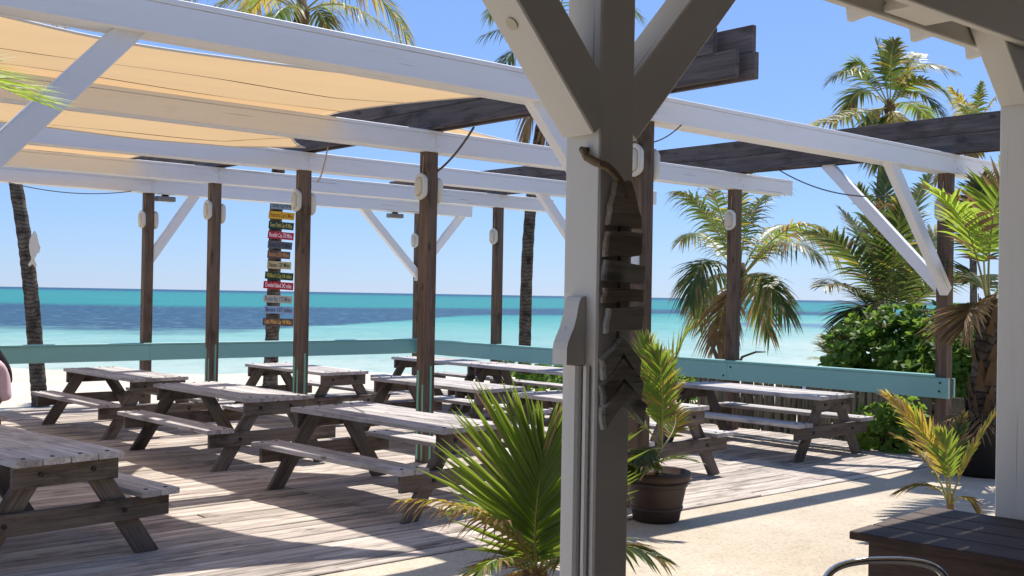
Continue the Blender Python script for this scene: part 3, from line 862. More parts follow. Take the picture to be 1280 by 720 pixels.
def make_chair():
    c = atz(1108, 702, .845); g = Vector((c.x, c.y, 0))
    ang = math.atan2(FH.y, FH.x)-R(90)+R(6)
    C = empty('metal_chair', g, ang); tag(C, 'bright tubular aluminium chair back in front of the dark table', 'chair')
    w = .26
    # back frame: two uprights joined by an arched top rail; seat towards -y (towards the porch)
    pts = [(-w, -.02, .0), (-w, -.02, .44), (-w*.98, .0, .70), (-w*.90, .005, .775), (-w*.72, .008, .822), (-w*.4, .01, .843), (0, .01, .848), (w*.4, .01, .843), (w*.72, .008, .822), (w*.90, .005, .775), (w*.98, 0, .70), (w, -.02, .44), (w, -.02, 0)]
    # smooth the run
    sm = []
    for i in range(len(pts)-1):
        p0 = Vector(pts[max(i-1, 0)]); p1 = Vector(pts[i]); p2 = Vector(pts[i+1]); p3 = Vector(pts[min(i+2, len(pts)-1)])
        for k in range(4):
            t = k/4; sm.append(0.5*((2*p1)+(p2-p0)*t+(2*p0-5*p1+4*p2-p3)*t*t+(3*p1-p0-3*p2+p3)*t**3))
    sm.append(Vector(pts[-1]))
    tube('back_frame', sm, .0135, M['metal'], C, 12)
    for i, z in enumerate((.56, .63, .70)):
        board('back_slat', (2*w-.03, .045, .008), (0, -.012+.004*i, z), VB, M['metal'], C, .002)
    for s in (-1, 1):
        tube('leg', [(s*w, -.44, 0), (s*w, -.42, .43), (s*w*.97, -.40, .447)], .0125, M['metal'], C, 10)
        tube('seat_rail', [(s*w*.98, -.41, .44), (s*w*.98, -.03, .43)], .0115, M['metal'], C, 10)
    for k in range(7):
        board('seat_slat', (2*w-.02, .046, .012), (0, -.40+k*.058, .455), 'x', M['metal'], C, .003)
make_chair()

# ------------------------------------------------------------------ palms
def bez(P, n):
    P = [Vector(p) for p in P]; out = []
    for i in range(n+1):
        t = i/n
        if len(P) == 3: out.append(P[0]*(1-t)**2 + P[1]*2*t*(1-t) + P[2]*t*t)
        else: out.append(P[0]*(1-t)**3 + P[1]*3*t*(1-t)**2 + P[2]*3*t*t*(1-t) + P[3]*t**3)
    return out
def frond(parent, ctrl, leaf_len, n=34, mat='frond', dry=0.05, width=0.03, droop=0.35, start=0.18, fold=False, roll=0.0, dih=0.25, rach=0.012, rmat='rachis', name='frond', origin=None, spread=(72, 22), gap=0.0, seed=None, mix2=None, curl=0.0, face=None):
    """a feather leaf: midrib tube plus two rows of narrow leaflets"""
    rd = random.Random(seed if seed is not None else random.random())
    NS = 24; pts = bez(ctrl, NS)
    if origin is None: origin = Vector(ctrl[0])
    vs = []; fs = []; mi = []
    k0 = 0
    tube_data([p-origin for p in pts], [rach*(1-0.88*i/NS) for i in range(NS+1)], 5, True, vs, fs)
    mi += [1]*len(fs)
    up = Vector((0, 0, 1))
    for side in (-1, 1):
        for q in range(n):
            s = start + (1-start)*((q+rd.uniform(.25, .75))/n)
            if rd.random() < gap: continue
            f = s*NS; i = min(int(f), NS-1); p = pts[i].lerp(pts[i+1], f-i)
            T = (pts[i+1]-pts[i]).normalized()
            sd = T.cross(up) if face is None else T.cross(face); sd = sd.normalized() if sd.length > 1e-4 else Vector((1, 0, 0))
            N = sd.cross(T).normalized()
            if roll: q_ = Matrix.Rotation(roll, 3, T); sd = q_ @ sd; N = q_ @ N
            u = (s-start)/(1-start)
            ang = R(spread[0] + (spread[1]-spread[0])*u**0.8 + rd.uniform(-6, 6))
            prof = (0.45+0.55*min(1, u/0.22))*(1 if u < .5 else 1-0.62*((u-.5)/.5)**1.5)
            L = leaf_len*prof*rd.uniform(.88, 1.08)
            D = (T*math.cos(ang) + sd*(side*math.sin(ang)))
            D = (D + N*(dih+rd.uniform(-.08, .08))).normalized()
            Wv = D.cross(N).normalized()
            nn = (Wv.cross(D)).normalized()
            dr = droop*rd.uniform(.6, 1.4)
            W = width*rd.uniform(.85, 1.1)*(0.6+0.4*prof)
            st = (0, .14, .42, .72, 1.0); wf = (.45, 1.0, .95, .58, .04)
            isdry = rd.random() < dry; tipdry = rd.random() < dry*3
            alt = mix2 and rd.random() < mix2
            b0 = len(vs)
            cu = curl*rd.uniform(-1, 1)
            for a, w_ in zip(st, wf):
                c = p + D*(L*a) + Vector((0, 0, -1))*(dr*L*a*a) + Wv*(cu*L*a*a) - origin
                hw = W*w_/2
                if fold:
                    vs += [c - Wv*hw, c - nn*(hw*0.45), c + Wv*hw]
                else: vs += [c - Wv*hw, c + Wv*hw]
            m = 3 if fold else 2
            for k in range(len(st)-1):
                for c_ in range(m-1):
                    a_ = b0+k*m+c_; fs.append((a_, a_+1, a_+m+1, a_+m))
                    mi.append(2 if (isdry or (tipdry and k >= 2)) else (3 if alt else 0))
    alt_m = M['frond_yellow'] if mat != 'frond_yellow' else M['frond_bright']
    o = mesh_obj(name, vs, fs, None, parent, False, [M[mat], M[rmat], M['frond_dry'], alt_m], mi)
    o.matrix_local = Matrix.Translation(origin - (parent.matrix_basis.translation if parent is not None else Vector()))
    return o
def palm_root(name, base, label, group='coconut palms around the deck'):
    e = empty(name, base); tag(e, label, 'palm', group); return e
def trunk(parent, pts, r0, r1, n=12, mat='trunk', name='trunk'):
    base = parent.location; P = bez(pts, 26) if len(pts) in (3, 4) else pts
    k = len(P); rad = []
    for i in range(k):
        t = i/(k-1); r = r0+(r1-r0)*t
        r *= 1 + 0.35*max(0, 1-t*9)**2
        rad.append(r*(1+(.03 if i % 2 else -.03)+random.uniform(-.03, .03)))
    return tube(name, [Vector(p)-base for p in P], rad, M[mat], parent, n)
def crown(parent, c, n, length, leaf_len, elev=(75, -35), depthseed=1, nleaf=34, mats=('frond',), width=.04, dry=.06, azs=None, wind=Vector((0, 0, 0)), droop=.5, gap=.05):
    rd = random.Random(depthseed)
    for i in range(n):
        t = i/(n-1); az = (i*2.39996 + rd.uniform(-.25, .25)) if azs is None else azs[i]
        e = R(elev[0]+(elev[1]-elev[0])*t**1.1 + rd.uniform(-7, 7)); L = length*rd.uniform(.85, 1.1)*(1-.12*(t < .12))
        h = Vector((math.cos(az), math.sin(az), 0))
        d0 = h*math.cos(e) + Vector((0, 0, math.sin(e)))
        p1 = c + d0*L*.5 + wind*L*.15
        bend = .28+.35*math.cos(e)
        d1 = (d0 - Vector((0, 0, bend)) + wind*.4)
        p2 = c + d0*L*.52 + d1.normalized()*L*.5 - Vector((0, 0, bend*L*.25))
        old = t > .86
        frond(parent, [c, p1, p2], leaf_len*rd.uniform(.9, 1.1), nleaf, 'frond_dry' if (old and rd.random() < .55) else rd.choice(mats), dry*(3 if t > .7 else 1), width, droop*rd.uniform(.7, 1.5), .16, False, rd.uniform(-.5, .5), rd.uniform(.1, .35), .022 if L > 2 else .014, 'rachis' if t < .8 else 'rachis_brown', gap=gap, seed=rd.random(), mix2=rd.choice((0, 0, .25, .5)))

def far_palm(label, base_px, depth, mids, top_px, r0, r1, frond_len, leaf_len, n, seed, **kw):
    """trunk through photo directions at one distance; foot on the sand"""
    b = at(*base_px, depth); b.z = ground_z(b.x, b.y)-.05
    pts = [b] + [at(*m, depth) for m in mids] + [at(*top_px, depth)]
    e = palm_root('palm_tree', b, label)
    # smooth chain
    sm = []
    for i in range(len(pts)-1):
        p0, p1, p2, p3 = pts[max(i-1, 0)], pts[i], pts[i+1], pts[min(i+2, len(pts)-1)]
        for k in range(14):
            t = k/14; sm.append(0.5*((2*p1)+(p2-p0)*t+(2*p0-5*p1+4*p2-p3)*t*t+(3*p1-p0-3*p2+p3)*t**3))
    sm.append(pts[-1])
    trunk(e, sm, r0, r1)
    c = pts[-1]+Vector((0, 0, .1))
    if n: crown(e, c, n, frond_len, leaf_len, depthseed=seed, **kw)
    # fibrous boot of the crown
    vs, fs = tube_data([pts[-1]-e.location-Vector((0, 0, .35)), pts[-1]-e.location, pts[-1]-e.location+Vector((0, 0, .35))], [r1*1.05, r1*1.6, r1*.8], 10)
    mesh_obj('crown_fibre', vs, fs, M['fibre'], e, True)
    return e, c

# palm with the fish board: trunk leaning away from the tables
eA, cA = far_palm('bare leaning palm trunk with a white fish board, beyond the sea railing', (50, 545), 23, [(47, 470), (37, 350), (20, 232)], (-40, -110), .17, .13, 3.6, .75, 14, 3)
eB, cB = far_palm('tall palm with the stack of distance signs on its trunk', (337, 500), 27, [(341, 400), (346, 250), (357, 90)], (377, 18), .18, .13, 3.2, .75, 0, 5)
def fpx(e, px, dep, leaf_len, **kw):
    """frond through photo directions at the given distances"""
    P = [at(x, y, d) for (x, y), d in zip(px, dep)]
    return frond(e, P, leaf_len, **kw)
for k, (px, dd) in enumerate([([(377, 18), (420, -10), (455, 10), (503, 52)], (27, 26.5, 26, 25.6)),
                              ([(377, 18), (430, -40), (480, -20), (510, 50)], (27, 27.4, 28, 28.6)),
                              ([(377, 18), (330, -20), (290, -10), (255, 18)], (27, 26.5, 26, 25.6)),
                              ([(377, 18), (330, -60), (260, -50), (215, 25)], (27, 27.5, 28, 28.4)),
                              ([(377, 18), (350, -70), (330, -80), (300, -40)], (27, 26, 25, 24)),
                              ([(377, 18), (400, -60), (420, -90), (460, -60)], (27, 28, 29, 30)),
                              ([(377, 18), (370, -60), (360, -120), (330, -170)], (27, 26.8, 26.5, 26.2)),
                              ([(377, 18), (385, -70), (400, -130), (430, -160)], (27, 27.2, 27.5, 27.7)),
                              ([(377, 18), (360, 0), (345, 10), (335, 40)], (27, 26, 25.2, 24.8)),
                              ([(377, 18), (392, 2), (405, 12), (410, 45)], (27, 28, 28.6, 29)),
                              ([(377, 18), (345, -20), (315, -5), (296, 40)], (27, 28, 28.6, 29)),
                              ([(377, 18), (368, 30), (364, 60), (372, 96)], (27, 26.9, 26.8, 26.8))]):
    fpx(eB, px, dd, .85, n=40, mat=['frond_bright', 'frond', 'frond_yellow', 'frond'][k % 4] if k < 11 else 'frond_dry', dry=.08, width=.05, droop=.75, roll=.2*((k % 3)-1), mix2=.35 if k < 4 else .1, seed=k, rach=.03)
eC, cC = far_palm('tall palm with a bare dark trunk rising behind the railing, dead leaves hanging', (655, 500), 27, [(656, 430), (661, 290), (674, 170)], (692, 70), .17, .12, 3.0, .7, 0, 9)
for k, (px, dd) in enumerate([([(692, 70), (665, 30), (635, 30), (604, 45)], (27, 26.5, 26, 25.8)),
                              ([(692, 70), (655, 50), (640, 60), (628, 84)], (27, 26.2, 25.6, 25.2)),
                              ([(692, 70), (660, 0), (630, -10), (612, 20)], (27, 28, 28.6, 29)),
                              ([(692, 70), (720, 0), (760, -20), (800, 20)], (27, 27, 27, 27)),
                              ([(692, 70), (700, -20), (720, -60), (750, -70)], (27, 26, 25, 24.5)),
                              ([(692, 70), (740, 40), (770, 60), (790, 120)], (27, 26.5, 26, 25.7)),
                              ([(692, 70), (740, 30), (775, 40), (800, 90)], (27, 28, 29, 29.5)),
                              ([(692, 70), (680, 0), (670, -50), (650, -80)], (27, 27, 27, 27)),
                              ([(692, 70), (690, 100), (688, 140), (690, 185)], (27, 26.7, 26.6, 26.5)),
                              ([(692, 70), (672, 90), (661, 140), (657, 182)], (27, 26.7, 26.6, 26.5))]):
    fpx(eC, px, dd, .7, n=34, mat='frond' if k < 8 else 'frond_dry', dry=.06, width=.045, droop=.7, roll=.2*((k % 3)-1), seed=20+k, rach=.026, spread=(72, 22) if k < 8 else (35, 12))
# leaning palm behind the right railing
eD, cD = far_palm('leaning palm with one long yellowing leaf reaching over the right railing', (912, 520), 22, [(908, 450), (914, 410)], (925, 350), .15, .11, 2.6, .6, 0, 11)
for k, (px, dd) in enumerate([([(925, 350), (960, 300), (1000, 250), (1052, 305)], (22, 21.5, 21, 20.6)),
                              ([(925, 350), (975, 290), (1015, 262), (1048, 330)], (22, 22, 22, 22)),
                              ([(925, 350), (900, 290), (875, 245), (845, 240)], (22, 21.8, 21.6, 21.4)),
                              ([(925, 350), (905, 280), (890, 230), (880, 215)], (22, 21, 20, 19.6)),
                              ([(925, 350), (925, 280), (945, 240), (985, 235)], (22, 22.5, 23, 23.4)),
                              ([(925, 350), (945, 290), (975, 275), (1000, 285)], (22, 23, 24, 24.6)),
                              ([(925, 350), (890, 310), (868, 320), (862, 380)], (22, 21.4, 21, 20.8)),
                              ([(925, 350), (900, 330), (880, 350), (874, 405)], (22, 22.6, 23, 23.3)),
                              ([(925, 350), (950, 330), (965, 350), (985, 395)], (22, 21.4, 21, 20.7)),
                              ([(925, 350), (940, 330), (950, 370), (962, 420)], (22, 22.6, 23, 23.2)),
                              ([(925, 350), (895, 300), (872, 280), (852, 300)], (22, 23, 23.8, 24.3)),
                              ([(925, 350), (915, 280), (925, 225), (950, 205)], (22, 21.4, 21, 20.7)),
                              ([(925, 350), (912, 360), (900, 390), (896, 430)], (22, 21.7, 21.5, 21.4)),
                              ([(925, 350), (960, 300), (990, 290), (1020, 320)], (22, 21, 20.2, 19.8))]):
    fpx(eD, px, dd, .66, n=46, mat=['frond_bright', 'frond_yellow', 'frond', 'frond'][k] if k < 4 else ('frond_dry' if k == 12 else 'frond'), dry=.07, width=.048, droop=.7, roll=.25*((k % 3)-1), mix2=.35 if k < 2 else .05, seed=40+k, rach=.022)
# two far palms above the fence
eE, cE = far_palm('tall windblown palm standing far behind the paling fence', (1098, 460), 44, [(1099, 330), (1101, 230)], (1112, 135), .19, .15, 3.2, .8, 0, 13)
for k, (px, dd) in enumerate([([(1112, 135), (1105, 90), (1100, 65), (1094, 50)], (44, 44, 44, 44)),
                              ([(1112, 135), (1115, 90), (1112, 65), (1118, 52)], (44, 43.4, 43, 42.8)),
                              ([(1112, 135), (1128, 80), (1150, 75), (1192, 88)], (44, 43, 42.4, 42)),
                              ([(1112, 135), (1135, 95), (1160, 95), (1182, 118)], (44, 43, 42.2, 41.8)),
                              ([(1112, 135), (1080, 90), (1062, 80), (1042, 98)], (44, 43, 42.4, 42)),
                              ([(1112, 135), (1085, 105), (1068, 108), (1058, 140)], (44, 45, 45.6, 46)),
                              ([(1112, 135), (1085, 135), (1050, 148), (1015, 156)], (44, 43, 42, 41.5)),
                              ([(1112, 135), (1130, 120), (1150, 130), (1165, 158)], (44, 45, 45.8, 46.2)),
                              ([(1112, 135), (1130, 90), (1140, 70), (1148, 68)], (44, 45, 45.8, 46)),
                              ([(1112, 135), (1098, 130), (1085, 150), (1078, 175)], (44, 44, 44, 44)),
                              ([(1112, 135), (1120, 140), (1130, 160), (1133, 190)], (44, 43.4, 43, 43)),
                              ([(1112, 135), (1090, 85), (1075, 72), (1062, 84)], (44, 44.6, 45, 45)),
                              ([(1112, 135), (1105, 150), (1100, 175), (1098, 205)], (44, 44, 43.6, 43.5)),
                              ([(1112, 135), (1130, 105), (1155, 110), (1178, 145)], (44, 43, 42, 41.6))]):
    fpx(eE, px, dd, 1.1, n=40, mat=['frond', 'frond', 'frond_yellow', 'frond_bright'][k % 4], dry=.05, width=.095, droop=.5, roll=.3*((k % 3)-1), mix2=.3 if k in (2, 3, 6) else .1, seed=60+k, rach=.035)
eH, cH = far_palm('distant palm half hidden behind the porch corner post', (1216, 480), 52, [(1217, 380), (1216, 260)], (1219, 165), .18, .14, 2.7, .8, 13, 17, mats=('frond', 'frond_bright', 'frond_yellow'), width=.08)
# broad young palm between the fence and the sea
b = at(1108, 560, 18.0); b.z = ground_z(b.x, b.y)-.03
eF = palm_root('palm_tree', b, 'broad young palm with stiff dark leaves rising behind the bush')
cF = at(1112, 418, 18.0)
trunk(eF, [b, (b+cF)/2+Vector((.05, 0, 0)), cF], .14, .12)
for k, (px, dd) in enumerate([([(1112, 418), (1108, 340), (1090, 270), (1072, 235)], (18, 17.8, 17.5, 17.2)),
                              ([(1112, 418), (1115, 340), (1122, 280), (1128, 250)], (18, 17.4, 17, 16.8)),
                              ([(1112, 418), (1090, 330), (1050, 290), (1005, 292)], (18, 17.6, 17.2, 16.9)),
                              ([(1112, 418), (1085, 370), (1050, 345), (1030, 358)], (18, 17.2, 16.5, 16.1)),
                              ([(1112, 418), (1082, 370), (1066, 370), (1056, 420)], (18, 17.4, 17, 16.8)),
                              ([(1112, 418), (1130, 330), (1160, 290), (1190, 285)], (18, 18.4, 18.8, 19)),
                              ([(1112, 418), (1150, 360), (1185, 340), (1215, 352)], (18, 17.6, 17.2, 17)),
                              ([(1112, 418), (1140, 380), (1180, 385), (1225, 402)], (18, 17.4, 17, 16.8)),
                              ([(1112, 418), (1105, 330), (1102, 260), (1110, 205)], (18, 18.6, 19.2, 19.6)),
                              ([(1112, 418), (1095, 380), (1080, 385), (1072, 425)], (18, 18.8, 19.4, 19.7)),
                              ([(1112, 418), (1125, 350), (1150, 320), (1170, 330)], (18, 17, 16.3, 16)),
                              ([(1112, 418), (1100, 330), (1078, 290), (1050, 262)], (18, 19, 19.8, 20.2)),
                              ([(1112, 418), (1120, 320), (1140, 250), (1165, 215)], (18, 18.8, 19.6, 20))]):
    fpx(eF, px, dd, .64, n=54, mat='frond', dry=.04, width=.046, droop=.35, roll=.25*((k % 3)-1), mix2=.04, seed=80+k, rach=.02)
# planter palm at the end of the fence
bG = atz(1228, 592, -.01)
def make_planter_palm():
    dG = (bG-EYE).dot(FWD)
    e = palm_root('potted_palm', (bG.x, bG.y, -.013), 'shaggy palm with a fibrous trunk in a black planter beside the bush', 'palms in tubs and beds')
    lathe('planter', [(.30, 0), (.34, .02), (.40, .50), (.43, .52), (.43, .56), (.39, .56), (.37, .48), (.05, .47)], M['black_pot'], e)
    lathe('soil', [(.365, .485), (.30, .50), (.02, .51)], M['soil'], e)
    top = at(1237, 392, dG)
    t0 = Vector((bG.x+.02, bG.y, .45))
    P = bez([t0, (t0+top)/2+Vector((-.06, .02, 0)), top], 16)
    trunk(e, P, .155, .10)
    # old leaf bases wrapping the trunk
    rd = random.Random(4)
    vs = []; fs = []
    for k in range(60):
        t = rd.random()**.8; i = min(int(t*16), 15); c = P[i].lerp(P[i+1], t*16-i) - Vector(e.location)
        a = rd.uniform(0, 6.28); h = Vector((math.cos(a), math.sin(a), 0)); s = Vector((-math.sin(a), math.cos(a), 0)); r = .15-.05*t
        w = rd.uniform(.03, .06); L = rd.uniform(.14, .3)
        q = len(vs); o = rd.uniform(.03, .10)
        vs += [c+h*r-s*w, c+h*r+s*w, c+h*(r+o*.5)+s*w*.6+Vector((0, 0, L*.6)), c+h*(r+o*.5)-s*w*.6+Vector((0, 0, L*.6)), c+h*(r+o)+Vector((0, 0, L))+s*.006, c+h*(r+o)+Vector((0, 0, L))-s*.006]
        fs += [(q, q+1, q+2, q+3), (q+3, q+2, q+4, q+5)]
    mesh_obj('leaf_bases', vs, fs, M['fibre'], e)
    D = dG
    fr = [([(1237, 392), (1222, 320), (1210, 262), (1168, 240)], (D, D-.3, D-.6, D-.8), 'frond_lime'),
          ([(1237, 392), (1232, 310), (1240, 250), (1262, 215)], (D, D-.3, D-.5, D-.6), 'frond_bright'),
          ([(1237, 392), (1230, 360), (1224, 335), (1216, 350)], (D, D+.5, D+.9, D+1.1), 'frond'),
          ([(1237, 392), (1255, 330), (1285, 290), (1320, 290)], (D, D, D, D), 'frond'),
          ([(1237, 392), (1260, 360), (1290, 350), (1320, 380)], (D, D-.4, D-.7, D-.9), 'frond_bright'),
          ([(1237, 392), (1225, 370), (1212, 375), (1205, 410)], (D, D-.2, D-.4, D-.5), 'frond_dry'),
          ([(1237, 392), (1225, 330), (1232, 270), (1225, 225)], (D, D+.5, D+.9, D+1.2), 'frond'),
          ([(1237, 392), (1250, 380), (1262, 420), (1266, 460)], (D, D+.2, D+.3, D+.4), 'frond_dry')]
    for k, (px, dd, m) in enumerate(fr):
        fpx(e, px, dd, .56, n=34, mat=m, dry=.08, width=.046, droop=.25, start=.34, fold=True, roll=.3*((k % 3)-1), mix2=.0, seed=100+k, rach=.015)
    # dry litter at the foot
    rd = random.Random(8)
    for k in range(9):
        a = rd.uniform(2.2, 5.2); r = rd.uniform(.42, .62); p = Vector((bG.x, bG.y, .62)); h = Vector((math.cos(a), math.sin(a), 0))
        frond(e, [p-h*.1, p+h*r*.6+Vector((0, 0, .10)), p+h*r*1.1-Vector((0, 0, .16))], .26, 9, 'frond_dry', .2, .016, .5, .2, False, 0, .1, .006, 'rachis_brown', name='dead_frond', seed=k)
make_planter_palm()
# small palm sprouting at the edge of the bush
b = at(1046, 480, 17); b.z = ground_z(b.x, b.y)-.02
e = palm_root('young_palm', b, 'small pale young palm at the seaward end of the bush', 'young palms')
rd = random.Random(3); c = at(1046, 462, 17)
trunk(e, [b, (b+c)/2, c], .06, .05, 8)
for k, (x, y) in enumerate([(1062, 418), (1044, 412), (1022, 432), (1075, 428), (1030, 420), (1052, 430), (1082, 446), (1016, 448)]):
    fpx(e, [(1046, 462), ((1046+x)/2, (462+y)/2-10), (x, y)], (17, 16.8+.1*k, 16.6+.25*k), .34, n=22, mat='frond_bright' if k % 2 else 'frond', width=.026, droop=.3, dry=.1, seed=200+k, mix2=.3)

# leaf of a palm out of sight beside the viewer
bL = Vector((-.62, 3.9, -.013))
e = palm_root('potted_palm', bL, 'bright green palm leaf tips reaching in past the white brace under the sail', 'palms in tubs and beds')
lathe('planter', [(.24, 0), (.27, .02), (.33, .44), (.36, .46), (.36, .5), (.32, .5), (.3, .43), (.04, .42)], M['pot'], e)
lathe('soil', [(.305, .425), (.2, .44), (.02, .45)], M['soil'], e)
trunk(e, [bL+Vector((0, 0, .42)), bL+Vector((0, .02, 1.0)), bL+Vector((.03, .03, 1.55))], .08, .06)
cL = bL+Vector((.03, .03, 1.55))
D4 = 4.6
tipL = at(34, 124, D4)
frond(e, [cL, cL+Vector((.05, .05, .75)), at(-190, 10, D4-.15), tipL], .66, 90, 'frond_lime', .02, .017, .12, .25, True, .0, .25, .010, seed=301, spread=(70, 36), face=SUN_TO*.75-FH*.45)
for k in range(5):
    a = 2.0+k*.62; h = Vector((math.cos(a), math.sin(a), 0))
    frond(e, [cL, cL+h*.35+Vector((0, 0, .8)), cL+h*(1.0+.1*(k % 3))+Vector((0, 0, .55-.08*k))], .36, 28, 'frond_bright', .03, .024, .3, .25, False, 0, .25, .010, seed=310+k)

# spiky young palm in the foreground
def make_front_palm():
    b = atz(668, 760, -.013); D = (b-EYE).dot(FWD)
    e = palm_root('young_palm', b, 'spiky green young palm with a dried leaf arching over the deck edge', 'young palms')
    rd = random.Random(12)
    c = b+Vector((0, 0, .16))
    trunk(e, [b-Vector((0, 0, .02)), b+Vector((0, 0, .08)), c+Vector((0, 0, .06))], .10, .07, 10, 'fibre')
    cp = (672, 722)
    fr = [([cp, (664, 670), (672, 620), (680, 560)], (D, D-.02, D-.02, D+.02), 'frond_bright', .78, 54, 0.05, .02),
          ([cp, (650, 660), (600, 618), (500, 625)], (D, D-.2, D-.35, D-.45), 'frond_yellow', .22, 26, .9, .35),
          ([cp, (655, 650), (620, 630), (572, 640)], (D, D+.2, D+.35, D+.45), 'frond_bright', .34, 34, .25, .05),
          ([cp, (690, 660), (720, 600), (745, 560)], (D, D+.1, D+.2, D+.3), 'frond', .36, 34, .15, .02),
          ([cp, (700, 690), (760, 660), (830, 700)], (D, D-.3, D-.5, D-.6), 'frond', .26, 26, .4, .15),
          ([cp, (690, 690), (740, 670), (800, 690)], (D, D+.2, D+.4, D+.5), 'frond', .26, 28, .4, .15),
          ([cp, (640, 690), (610, 690), (590, 730)], (D, D-.3, D-.5, D-.6), 'frond_bright', .25, 28, .3, .1),
          ([cp, (660, 700), (640, 720), (630, 760)], (D, D+.3, D+.5, D+.6), 'frond_dry', .25, 24, .5, .3)]
    for k, (px, dd, m, L, n, dr, dry) in enumerate(fr):
        fpx(e, px, dd, L, n=n, mat=m, width=.038 if k == 0 else .03, droop=dr, dry=dry, start=.12, fold=True, roll=(0.0, .5, .3, .0, .2, -.2, .3, 0, 0)[k], dih=.12, spread=(68, 14) if k == 0 else (60, 18), rach=.011, seed=400+k, mix2=.0 if k in (0, 2, 3) else .15, curl=.06, face=(-FH+Vector((0, 0, .25))-RH*.2) if k in (0, 3) else None)
    # dead sheaths round the base
    for k in range(10):
        a = k*.63+.2; h = Vector((math.cos(a), math.sin(a), 0))
        frond(e, [c, c+h*.12+Vector((0, 0, .16)), c+h*.30+Vector((0, 0, .10+.03*(k % 3)))], .12, 7, 'frond_dry', .3, .012, .4, .5, False, 0, .1, .009, 'rachis_brown', name='dead_sheath', seed=450+k)
make_front_palm()
# palm in the barrel pot
def make_potted_palm():
    b = Vector((6.80, 5.97, -.013)); D = (b-EYE).dot(FWD)
    e = palm_root('potted_palm', b, 'brown barrel pot with a young palm in front of the weathered post', 'palms in tubs and beds')
    pt = lathe('pot', [(.175, 0), (.19, .012), (.205, .10), (.235, .25), (.25, .33), (.272, .335), (.275, .40), (.262, .405), (.245, .40), (.232, .34), (.03, .33)], M['pot'], e, 36)
    lathe('pot_band', [(.2085, .085), (.2125, .09), (.2175, .118), (.2145, .122)], M['pot_band'], pt, 36)
    lathe('pot_band', [(.2475, .285), (.252, .29), (.2575, .322), (.254, .326)], M['pot_band'], pt, 36)
    lathe('soil', [(.236, .352), (.15, .365), (.02, .37)], M['soil'], e)
    cp = (827, 560); c = at(*cp, D)
    for k, dx in enumerate((-.012, .014)):
        tube('stem', [b+Vector((dx, dx, .35))-b, b+Vector((dx*1.5, dx, .55))-b, c+Vector((dx, 0, .02))-b], [.018, .014, .010], M['rachis'], e, 8)
    fr = [([cp, (822, 520), (830, 460), (862, 412)], (D, D-.05, D-.1, D-.1), 'frond_lime', .34, 28, .06),
          ([cp, (818, 500), (812, 460), (806, 428)], (D, D-.1, D-.15, D-.2), 'frond_lime', .34, 34, .12),
          ([cp, (828, 500), (832, 470), (820, 440)], (D, D-.25, D-.4, D-.45), 'frond_bright', .30, 30, .2),
          ([cp, (812, 560), (800, 565), (776, 600)], (D, D-.2, D-.35, D-.5), 'frond', .26, 24, .3),
          ([cp, (815, 590), (800, 585), (770, 575)], (D, D-.3, D-.5, D-.6), 'frond', .28, 24, .2),
          ([cp, (845, 540), (850, 520), (838, 500)], (D, D+.2, D+.3, D+.4), 'frond_yellow', .25, 24, .3),
          ([cp, (800, 520), (780, 500), (760, 510)], (D, D, D, D), 'frond_bright', .28, 24, .3),
          ([(812, 610), (806, 596), (788, 584), (760, 586)], (D, D-.15, D-.3, D-.4), 'frond', .38, 22, .05)]
    for k, (px, dd, m, L, n, dr) in enumerate(fr):
        fpx(e, px, dd, L, n=n, mat=m, width=.026, droop=dr, dry=.05, start=.2, fold=True, roll=.25*((k % 3)-1), dih=.15, spread=(55, 14), rach=.009, seed=500+k, mix2=.1 if k != 7 else .0)
    # the low dark leaf that sweeps out over the rim towards the barrel's right
    fpx(e, [(800, 600), (812, 578), (838, 566), (872, 578)], (D-.3, D-.4, D-.45, D-.5), .20, n=18, mat='frond', width=.022, droop=.3, fold=True, spread=(40, 12), seed=520, rach=.008)
make_potted_palm()
# golden young palm beside the dark table
def make_gold_palm():
    b = atz(1190, 656, -.013); D = (b-EYE).dot(FWD)
    e = palm_root('young_palm', b, 'golden yellow young palm with split leaves behind the dark table', 'young palms')
    cp = (1187, 634)
    c = at(*cp, D)
    trunk(e, [b-Vector((0, 0, .01)), (b+c)/2, c+Vector((0, 0, .12))], .045, .025, 8, 'rachis_brown', 'stem')
    fr = [([cp, (1184, 590), (1172, 545), (1108, 495)], (D, D-.05, D-.1, D-.15), 'frond_yellow', .30, 30, .15, .14),
          ([cp, (1190, 590), (1182, 555), (1176, 545)], (D, D-.15, D-.25, D-.3), 'frond_bright', .22, 20, .05, .0),
          ([cp, (1198, 590), (1215, 560), (1252, 505)], (D, D+.05, D+.1, D+.15), 'frond_yellow', .24, 28, .2, .05),
          ([cp, (1180, 610), (1160, 595), (1120, 615)], (D, D+.1, D+.2, D+.25), 'frond_yellow', .2, 20, .4, .25),
          ([cp, (1200, 610), (1215, 620), (1225, 650)], (D, D-.1, D-.15, D-.2), 'frond_yellow', .16, 18, .4, .2),
          ([cp, (1185, 590), (1190, 560), (1205, 520)], (D, D+.2, D+.35, D+.45), 'frond', .24, 26, .2, .1),
          ([cp, (1175, 590), (1150, 560), (1120, 545)], (D, D+.2, D+.35, D+.5), 'frond_yellow', .22, 24, .3, .2)]
    for k, (px, dd, m, L, n, dr, dry) in enumerate(fr):
        fpx(e, px, dd, L, n=n, mat=m, width=.030, droop=dr, dry=dry, start=.3, fold=True, roll=(.5, .2, -.4, 0, 0, .2, .3)[k], dih=.15, spread=(48, 10), rach=.010, seed=600+k, mix2=.2, curl=.1)
make_gold_palm()

